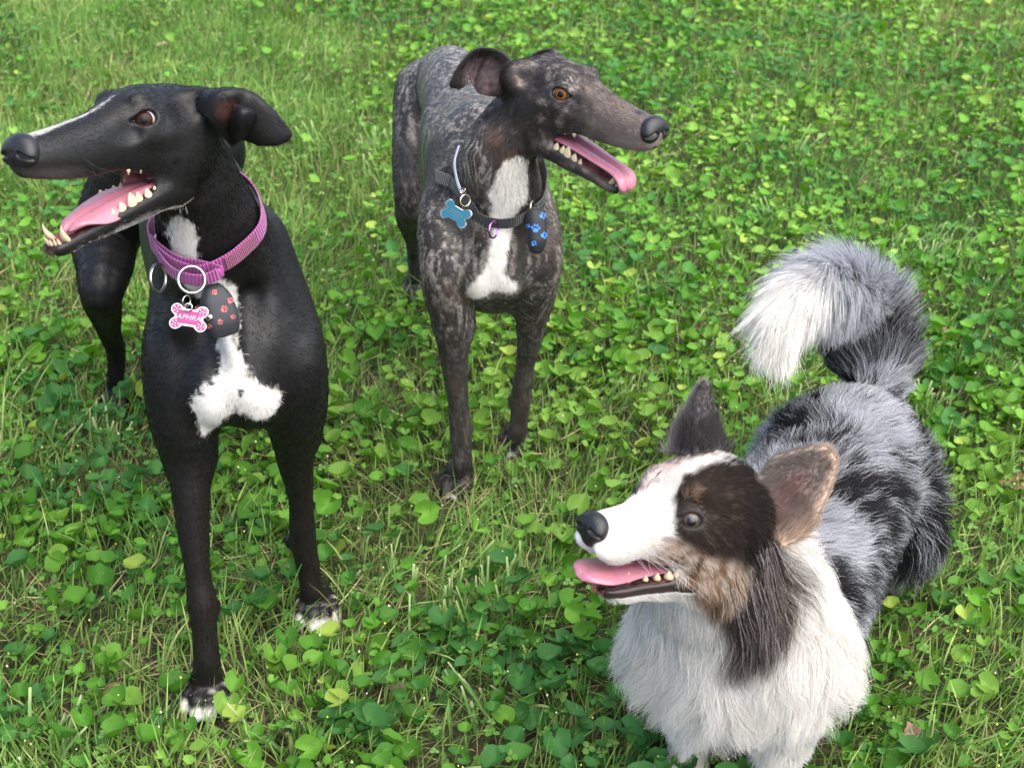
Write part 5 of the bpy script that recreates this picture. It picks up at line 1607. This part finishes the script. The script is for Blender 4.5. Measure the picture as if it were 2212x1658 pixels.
    fur('ear_hair', P, Nn, fl, ln, np.full(len(P), .35), np.full(len(P), .05), col * rng.uniform(.6, 1.5, (len(P), 1)), np.full(len(P), .00026), dog, seg=5, clump=.3, clump_n=12, spread=.25, rng=rng)
    # dark tress hanging below the near ear
    n = 3600
    t = rng.random(n)[:, None]
    P = hd.w((-.080, .066, -.004)) * (1 - t) + hd.w((-.086, .068, -.070)) * t + rng.normal(size=(n, 3)) * .007
    Nn = np.tile(unit(hd.R[:, 1] * .8 + hd.R[:, 0] * .2 + up * .1), (n, 1)); r_ = rng.random(n)
    colr = np.where((r_ < .30)[:, None], np.array((.30, .27, .26)), np.where((r_ < .65)[:, None], np.array((.10, .07, .052)), BLACK * 1.3)) * rng.uniform(.7, 1.2, (n, 1))
    fur('ear_tress', P, Nn, np.tile(-up - .25 * hd.R[:, 0], (n, 1)), rng.uniform(.05, .12, n), np.full(n, .20), np.full(n, .9), colr, np.full(n, .00034), dog, seg=9, clump=.6, clump_n=60, spread=.15, rng=rng, wave=.04)
    return dog, hd, S
# ------------------------------------------------------------------ collars, tags, pouches, fallen leaves
def sdf_grad(S, P, e=.0015):
    g = np.stack([S(P + np.eye(3)[k] * e) - S(P - np.eye(3)[k] * e) for k in range(3)], 1)
    return unit(g)

def outside(S, P, gap):
    P = np.array(P, float)
    for _ in range(6):
        d = S(P)
        P = P + sdf_grad(S, P) * np.maximum(gap - d, 0)[:, None]
    return P

def webbing_mat(name, col, freq=900.0, rough=.6):
    m, N, L, b = new_mat(name)
    b.inputs['Base Color'].default_value = (*col, 1); b.inputs['Roughness'].default_value = rough
    b.inputs['Sheen Weight'].default_value = .25
    a = N.new('ShaderNodeAttribute'); a.attribute_name = 'rib'
    mu = N.new('ShaderNodeMath'); mu.operation = 'MULTIPLY'; mu.inputs[1].default_value = freq
    sn = N.new('ShaderNodeMath'); sn.operation = 'SINE'
    L.new(a.outputs['Fac'], mu.inputs[0]); L.new(mu.outputs[0], sn.inputs[0])
    bp = N.new('ShaderNodeBump'); bp.inputs['Strength'].default_value = .8; bp.inputs['Distance'].default_value = .0012
    L.new(sn.outputs[0], bp.inputs['Height']); L.new(bp.outputs[0], b.inputs['Normal'])
    mr = N.new('ShaderNodeMapRange'); mr.inputs['From Min'].default_value = -1; mr.inputs['To Min'].default_value = .72; mr.inputs['To Max'].default_value = 1.1
    L.new(sn.outputs[0], mr.inputs['Value'])
    mx = N.new('ShaderNodeMix'); mx.data_type = 'RGBA'; mx.blend_type = 'MULTIPLY'; mx.inputs[0].default_value = 1; mx.inputs[6].default_value = (*col, 1)
    L.new(mr.outputs[0], mx.inputs[7]); L.new(mx.outputs[2], b.inputs['Base Color'])
    return m

def band(name, loop, width, thick, mat, parent, center, closed=True, n=110, widths=None):
    L = np.asarray(loop, float)
    if closed:
        k = len(L); ext = np.vstack([L[-2:], L, L[:3]])
        C = catmull(ext, (len(ext) - 1) * 12 + 1)[24:24 + k * 12]
    else:
        C = catmull(L, n)
    out = unit(C - np.asarray(center))
    T = unit(np.roll(C, -1, 0) - np.roll(C, 1, 0)) if closed else unit(np.gradient(C, axis=0))
    out = unit(out - T * (out * T).sum(1)[:, None])
    wd = np.cross(T, out)
    m = len(C); a = np.linspace(0, 2 * np.pi, 14, endpoint=False)
    cx = np.sign(np.cos(a)) * np.abs(np.cos(a)) ** .25; sy = np.sign(np.sin(a)) * np.abs(np.sin(a)) ** .5
    V = C[:, None] + wd[:, None] * (cx * width / 2)[None, :, None] + out[:, None] * (sy * thick / 2)[None, :, None]
    i = np.arange(m if closed else m - 1)[:, None]; j = np.arange(14)[None]
    Q = np.stack([i * 14 + j, ((i + 1) % m) * 14 + j, ((i + 1) % m) * 14 + (j + 1) % 14, i * 14 + (j + 1) % 14], -1).reshape(-1, 4)
    s = np.concatenate([[0], np.cumsum(np.linalg.norm(np.diff(C, axis=0), axis=1))])
    o = make_mesh(name, V.reshape(-1, 3), Q, mat, attrs={'rib': np.repeat(s, 14)})
    reparent(o, parent)
    return o, C, out, wd

def ring(name, c, ax, R, r, mat, parent, ell=1.0, ref=(0, 0, 1)):
    V, Q = tube(torus_path(c, ax, R, 36, ell, ref), r, n=10, closed=True, up=unit(ax))
    o = make_mesh(name, V, Q, mat)
    if parent: reparent(o, parent)
    return o

def bone_outline(hw, hh, lob, n=96):
    """Half extents to the lobe centres; union of four discs and a waist, sampled by rays from the middle."""
    out = []
    for a in np.linspace(0, 2 * np.pi, n, endpoint=False):
        d = np.array((math.cos(a), math.sin(a))); best = 0
        for sx in (-1, 1):
            for sy in (-1, 1):
                c = np.array((sx * hw, sy * hh)); b = d @ c; disc = b * b - c @ c + lob * lob
                if disc > 0: best = max(best, b + math.sqrt(disc))
        wx = (hw + lob * .25) / max(abs(d[0]), 1e-6); wy = (hh + lob * .28) / max(abs(d[1]), 1e-6)
        out.append(d * max(best, min(wx, wy)))
    return np.array(out)

def extrude(outline, z0, z1, bevel):
    """Closed outline -> solid plate with bevelled rims (local coordinates)."""
    n = len(outline); ctr = outline.mean(0)
    inner = ctr + (outline - ctr) * (1 - bevel / np.linalg.norm(outline - ctr, axis=1, keepdims=True))
    rings = [(inner, z0), (outline, z0 + bevel * .6), (outline, z1 - bevel * .6), (inner, z1)]
    V = np.vstack([np.hstack([p, np.full((n, 1), z)]) for p, z in rings] + [np.array([[*ctr, z0], [*ctr, z1]])])
    F = []
    for k in range(3):
        for i in range(n):
            j = (i + 1) % n
            F.append((k * n + i, k * n + j, (k + 1) * n + j, (k + 1) * n + i))
    for i in range(n):
        j = (i + 1) % n
        F.append((j, i, 4 * n)); F.append((3 * n + i, 3 * n + j, 4 * n + 1))
    return V, F

def plate_frame(c, normal, updir):
    nz = unit(normal); y = unit(np.asarray(updir) - nz * (np.asarray(updir) @ nz)); x = np.cross(y, nz)
    M4 = Matrix.Identity(4)
    for r in range(3):
        M4[r][0], M4[r][1], M4[r][2], M4[r][3] = float(x[r]), float(y[r]), float(nz[r]), float(c[r])
    return M4

def text_mesh(s, size, extr=.00025):
    cu = bpy.data.curves.new('lettering', 'FONT'); cu.body = s; cu.size = size; cu.extrude = extr
    cu.align_x = 'CENTER'; cu.align_y = 'CENTER'; cu.shear = .25; cu.space_character = 1.08
    o = bpy.data.objects.new('lettering', cu); COL.objects.link(o)
    bpy.context.view_layer.update()
    me = bpy.data.meshes.new_from_object(o.evaluated_get(bpy.context.evaluated_depsgraph_get()))
    bpy.data.objects.remove(o); me.name = 'lettering'
    return me

def bone_tag(c, normal, updir, hw, hh, lob, face_mat, label, lines, stones):
    M4 = plate_frame(c, normal, updir)
    root = empty('dog_tag', c)
    tag(root, label, 'pet tag')
    def put(o):
        o.matrix_world = M4
        o.parent = root; o.matrix_parent_inverse = Matrix.Translation(root.location).inverted()
    ol = bone_outline(hw, hh, lob)
    V, F = extrude(ol, -.0010, .0010, .0006)
    p = make_mesh('plate', V, F, M_CHROME, smooth=False); put(p)
    if stones:
        a = np.array([(-hw * .95, hh * .45), (-hw * .95, -hh * .45), (-hw * .7, -hh * .95), (hw * .7, -hh * .95), (hw * .95, -hh * .45), (hw * .95, hh * .45), (hw * .7, hh * .95), (-hw * .7, hh * .95)])
        V, F = extrude(a, .0010, .0014, .0002)
    else:
        V, F = extrude(ol * .90, .0009, .0013, .0002)
    put(make_mesh('enamel_face', V, F, face_mat, smooth=False))
    for txt, size, dy in lines:
        me = text_mesh(txt, size); me.materials.append(M_LETTER)
        o = bpy.data.objects.new('lettering', me); COL.objects.link(o)
        M5 = M4 @ Matrix.Translation((0, dy, .0016)); o.matrix_world = M5
        o.parent = root; o.matrix_parent_inverse = Matrix.Translation(root.location).inverted()
    if stones:
        for sx in (-1, 1):
            for sy in (-1, 1):
                cc = np.array((sx * hw, sy * hh))
                a = np.linspace(0, 2 * np.pi, 20, endpoint=False)
                V, F = extrude(cc + np.stack([np.cos(a), np.sin(a)], 1) * lob * .80, .0010, .0013, .0002)
                put(make_mesh('lobe_enamel', V, F, M_PINK, smooth=False))
                for k in range(6):
                    p2 = cc + (np.array((math.cos(k * 1.2566), math.sin(k * 1.2566))) * lob * .48 if k < 5 else 0)
                    T, Q = tube(np.array([[*p2, .0012], [*p2, .0017], [*p2, .0021]]), np.array([.0011, .0010, .0002]), n=6, up=(1, 0, 0))
                    put(make_mesh('rhinestone', T, Q, M_STONE))
    return root

def paw_print(S, cx, cy, px, ang, mat, parent, eps=.0006, t0=1.2):
    """A paw mark printed on the surface S, centred at picture point (cx, cy), px wide."""
    ca, sa = math.cos(ang), math.sin(ang)
    for (ox, oy, rx, ry) in ((0, .18, .34, .27), (-.42, -.12, .13, .17), (-.16, -.40, .13, .18), (.16, -.40, .13, .18), (.42, -.12, .13, .17)):
        pts = []
        for k in range(13):
            a = k / 12 * 2 * np.pi
            u, v = ((ox, oy) if k == 12 else (ox + rx * math.cos(a), oy + ry * math.sin(a)))
            pts.append(S.hit(cx + (u * ca - v * sa) * px, cy + (u * sa + v * ca) * px, t0=t0, t1=2.8))
        P = np.array(pts)
        if np.ptp(np.linalg.norm(P - CAMP, axis=1)) > .02:
            continue
        P = P + sdf_grad(S, P, .0008) * eps
        o = make_mesh('paw_mark', P, [(12, (k + 1) % 12, k) for k in range(12)], mat); reparent(o, parent)

def build_props():
    global M_LETTER, M_PINK, M_STONE
    M_LETTER = simple_mat('engraved_silver', (.42, .34, .38), .4, metal=.2)
    M_PINK = simple_mat('magenta_enamel', (.24, .006, .11), .4, coat=.15)
    M_STONE = simple_mat('rhinestone_glass', (.55, .46, .50), .15, coat=.4)
    M_TEAL = simple_mat('teal_enamel', (.004, .085, .13), .35, coat=.2)
    M_STEEL2 = simple_mat('brushed_gold_steel', (.70, .60, .42), .2, metal=1.0)
    toward = lambda P: unit(CAMP - np.asarray(P))
    if 'dog1' in BUILD:
        S = DOG1_S
        web = webbing_mat('magenta_webbing', (.28, .034, .20), 1500)
        loop = [at(527, 384, 1.768), at(548, 440, 1.742), at(543, 492, 1.708), at(516, 540, 1.678), at(474, 574, 1.656), at(428, 588, 1.646), at(382, 576, 1.650), at(345, 548, 1.668), at(323, 512, 1.702), at(338, 474, 1.768), at(402, 430, 1.805), at(472, 392, 1.805)]
        loop = outside(S, loop, .0055)
        col = empty('dog_collar', loop.mean(0)); tag(col, 'magenta webbing martingale collar round the black greyhound\'s neck', 'dog collar')
        ctr = loop.mean(0)
        _, C, out, wd = band('strap', loop, .024, .0026, web, col, ctr)
        # second, smaller martingale loop at the throat
        l2 = outside(S, [at(335, 520, 1.690), at(345, 556, 1.662), at(372, 588, 1.640), at(405, 602, 1.632), at(440, 604, 1.634), at(472, 588, 1.645), at(440, 570, 1.655), at(390, 565, 1.655), at(352, 540, 1.672)], .010)
        band('slip_loop', l2, .019, .0024, web, col, ctr)
        i = int(len(C) * 3.15 / 12)
        seam = [C[k] + out[k] * .0022 for k in range(i - 8, i + 9)]
        band('stitched_patch', np.array(seam[::4]), .021, .0022, webbing_mat('patch_webbing', (.24, .022, .11), 2600), col, ctr, closed=False, n=16)
        lb = at(342, 600, 1.640)
        ring('ring', lb, (.93, -.30, .15), .0165, .0019, M_CHROME, col)
        fr = at(414, 604, 1.624)
        ring('ring', fr, (.35, -.80, .45), .0158, .0018, M_CHROME, col)
        # pouch of waste bags with coral paw marks
        T = Sdf()
        pc = at(472, 668, 1.640)
        nf = unit((.42, -.85, .30)); upv = unit((-.10, .10, 1.0)); upv = unit(upv - nf * (upv @ nf)); sidev = np.cross(upv, nf)
        fr_ = np.stack([upv, sidev, nf], 1)
        T.loft(pc, fr_, 1.0, [(-.034, 0, .004, .004, .004), (-.031, 0, .017, .013, .013), (-.012, .001, .0215, .017, .017), (.010, 0, .0195, .015, .015), (.026, -.001, .0125, .009, .009), (.031, -.002, .008, .004, .004)], k=.004, power=3.2)
        T.cone(pc + upv * .03 + sidev * .004, .0016, pc - upv * .032 + sidev * .006 + nf * .002, .0012, k=.003, op='-')
        V, Q = T.mesh(pc - .055, pc + .055, .0012)
        pouch = make_mesh('bag_pouch', V, Q, simple_mat('navy_neoprene', (.012, .013, .018), .6, bump=(900, .3)))
        tag(pouch, 'dark waste-bag pouch with coral paw prints hanging below the magenta collar', 'pouch')
        coral = simple_mat('coral_print', (.40, .085, .085), .7)
        for x, y, p, a in ((430, 668, 16, .3), (464, 632, 12, -.8), (483, 668, 15, 1.0), (497, 650, 13, .5), (475, 694, 12, 2.6), (502, 684, 10, 1.8), (452, 705, 10, .2)):
            paw_print(T, x, y, p, a, coral, pouch)
        sn = T.hit(452, 686); s2, q2 = tube(np.array([sn, sn + toward(sn) * .0012, sn + toward(sn) * .0020]), np.array([.0048, .0046, .001]), n=14)
        reparent(make_mesh('snap_button', s2, q2, M_CHROME), pouch)
        tc = at(408, 686, 1.600)
        bone_tag(tc, toward(tc) + np.array((-.15, 0, .1)), CAMR[1] + CAMR[0] * .14, .0152, .0086, .0070, M_PINK, 'silver bone-shaped name tag with magenta centre below the magenta collar', [('APHRA', .0085, 0)], True)
        ring('split_ring', at(403, 650, 1.604), (.8, -.5, .1), .0065, .0009, M_CHROME, col)
        ring('split_ring', at(407, 663, 1.602), (.1, -.8, .4), .0042, .0010, M_CHROME, col)
    if 'dog2' in BUILD:
        S = DOG2_S
        web = webbing_mat('black_webbing', (.010, .010, .012), 1800)
        loop = outside(S, [at(1020, 396, 2.15), at(1020, 438, 2.10), at(1032, 468, 2.09), at(1070, 482, 2.08), at(1110, 480, 2.08), at(1142, 462, 2.10), at(1162, 432, 2.135), at(1160, 400, 2.19), at(1120, 370, 2.23), at(1060, 362, 2.24), at(1015, 378, 2.20)], .0055)
        col = empty('dog_collar', loop.mean(0)); tag(col, 'narrow black webbing collar round the brindle greyhound\'s neck', 'dog collar')
        band('strap', loop, .019, .0030, web, col, loop.mean(0))
        strip = outside(S, [at(1006, 322, 2.145), at(998, 352, 2.130), at(993, 385, 2.115), at(995, 410, 2.100), at(1006, 418, 2.090)], .006)
        band('reflective_strip', strip, .0058, .0012, simple_mat('grey_reflective', (.50, .53, .62), .35), col, loop.mean(0), closed=False, n=40)
        rr = at(1005, 433, 2.075)
        ring('ring', rr, (.55, -.80, .2), .0085, .0012, M_STEEL2, col)
        ring('ring', at(1000, 412, 2.085), (.8, -.3, .5), .0080, .0012, M_STEEL2, col, ell=.5)
        ring('ring', at(1066, 496, 2.062), (.85, -.50, .1), .0125, .0016, simple_mat('iridescent_ring', (.55, .18, .62), .15, metal=1), col)
        tc = at(985, 462, 2.055)
        ru = unit(CAMR[1] * .86 - CAMR[0] * -.52)
        bone_tag(tc, toward(tc) + np.array((-.2, 0, .05)), ru, .0150, .0082, .0070, M_TEAL, 'teal bone-shaped tag hanging at the brindle greyhound\'s neck', [('- - - - - - - -', .0040, .0032), ('- - - - - - - - - - -', .0030, -.0004), ('- - - - - - - - -', .0030, -.0036)], False)
        T = Sdf(); pc = at(1158, 497, 2.075)
        nf = unit((.25, -.9, .3)); upv = unit((.02, .12, 1.0)); upv = unit(upv - nf * (upv @ nf)); sidev = np.cross(upv, nf)
        T.loft(pc, np.stack([upv, sidev, nf], 1), 1.0, [(-.035, 0, .003, .003, .003), (-.032, 0, .0090, .009, .009), (-.010, 0, .0155, .016, .016), (.012, 0, .0158, .016, .016), (.029, 0, .0132, .013, .013), (.033, 0, .0108, .010, .010)], k=.004, power=2.4)
        T.ball(pc + upv * .034, (.0085, .0085, .006), k=.002, op='-')
        V, Q = T.mesh(pc - .05, pc + .05, .0012)
        pouch = make_mesh('bag_pouch', V, Q, simple_mat('black_neoprene', (.012, .012, .015), .55, bump=(900, .3)))
        tag(pouch, 'black waste-bag pouch with blue paw prints on the brindle greyhound\'s collar', 'pouch')
        blue = simple_mat('blue_print', (.045, .20, .62), .6)
        for x, y, p, a in ((1157, 494, 18, .1), (1171, 466, 13, 1.3), (1174, 508, 14, 1.5), (1153, 526, 11, .6), (1142, 488, 9, -1.2)):
            paw_print(T, x, y, p, a, blue, pouch)
        rb, qb = tube(catmull([pc + upv * .026, pc + upv * .037], 5), np.array([.0078, .0078, .0076, .0070, .002]), n=14)
        reparent(make_mesh('bag_roll', rb, qb, simple_mat('black_film', (.02, .02, .022), .25)), pouch)
        ring('ring', at(1150, 447, 2.085), (.9, -.3, .1), .0085, .0012, M_STEEL2, col)
    # fallen leaves
    rng = np.random.default_rng(5)
    for x, y, wpx, cl, yaw, curl, txt in ((737, 888, 40, (.36, .25, .17), .4, .6, 'curled pale tan fallen leaf right of the black greyhound\'s chest'), (248, 1492, 44, (.17, .10, .07), 1.5, .5, 'dark brown fallen leaf left of the black greyhound\'s near forepaw'),
                                       (262, 1572, 46, (.20, .13, .10), 2.3, .7, 'brown rolled fallen leaf low in the left corner of the lawn'), (1962, 1582, 54, (.33, .21, .16), .9, .7, 'pinkish brown fallen leaf below and right of the corgi'),
                                       (2034, 722, 40, (.34, .15, .12), .2, .5, 'reddish fallen leaf right of the corgi\'s tail'), (852, 1482, 44, (.27, .18, .13), 2.0, .4, 'brown fallen leaf between the black greyhound and the corgi'),
                                       (1595, 163, 30, (.34, .28, .26), 1.2, .5, 'greyish fallen leaf on the lawn right of the brindle head'), (350, 96, 26, (.50, .33, .27), .1, .4, 'small pinkish fallen leaf above the black greyhound\'s head'),
                                       (383, 1108, 30, (.24, .12, .08), 1.0, .5, 'small russet fallen leaf left of the near foreleg'), (600, 1103, 30, (.36, .18, .14), 2.6, .6, 'small red-brown fallen leaf between the forelegs of the black greyhound'),
                                       (1294, 748, 30, (.55, .50, .46), .5, .5, 'small whitish fallen leaf right of the brindle greyhound\'s legs'), (2185, 1040, 60, (.30, .17, .10), 2.9, .3, 'long rust-coloured dead leaf at the right edge')):
        c = ground(x, y, .030)
        sz = wpx / FPX * np.linalg.norm(c - CAMP)
        u = np.linspace(-1, 1, 6); v = np.linspace(-1, 1, 5)
        G = np.zeros((6, 5, 3))
        for i, a in enumerate(u):
            wdt = .40 * math.sqrt(max(1 - abs(a) ** 2.2, .02)) * (1.15 - .25 * a)
            for j, b in enumerate(v):
                G[i, j] = (a * .55, b * wdt, curl * .55 * wdt * abs(b) ** 1.6 + .12 * curl * a * a + .05 * rng.normal())
        ca, sa = math.cos(yaw), math.sin(yaw)
        Rz = np.array([[ca, -sa, 0], [sa, ca, 0], [0, 0, 1]])
        tlt = rng.normal(size=2) * .25
        Rx = np.array([[1, 0, tlt[0]], [0, 1, tlt[1]], [-tlt[0], -tlt[1], 1]])
        V, Q = sheet((G * sz) @ (Rx @ Rz).T + c, 16, 12, .0005)
        nz = fbm(V, 140, 3); o = make_mesh('dead_leaf', V, Q, LEAF_DRY, attrs={'coat': np.array(cl)[None] * .75 * (1 + .45 * nz[:, None])})
        tag(o, txt, 'fallen leaf', 'fallen leaves on the lawn')
for _x, _y, _r in ((446, 1532, 1), (682, 1345, 1), (253, 880, .9), (984, 1066, .9), (1112, 978, .9), (893, 648, .8)):
    _g = ground(_x, _y); FEET.append((_g[0], _g[1] + .025, _r)); FEET.append((_g[0], _g[1] + .055, _r * .8)); FEET.append((_g[0], _g[1] - .012, _r * 1.2)); FEET.append((_g[0], _g[1] - .045, _r * .9))
LEAF_DRY = leaf_mat('dead_leaf_surface', .15, .75, .2)
if 'ground' in BUILD:
    LAWN = build_ground()
if 'dog1' in BUILD:
    DOG1, HD1, DOG1_S = build_dog1()
if 'dog2' in BUILD:
    DOG2, HD2, DOG2_S = build_dog2()
if 'corgi' in BUILD:
    CORGI, HD3, CORGI_S = build_corgi()
if 'props' in BUILD:
    build_props()
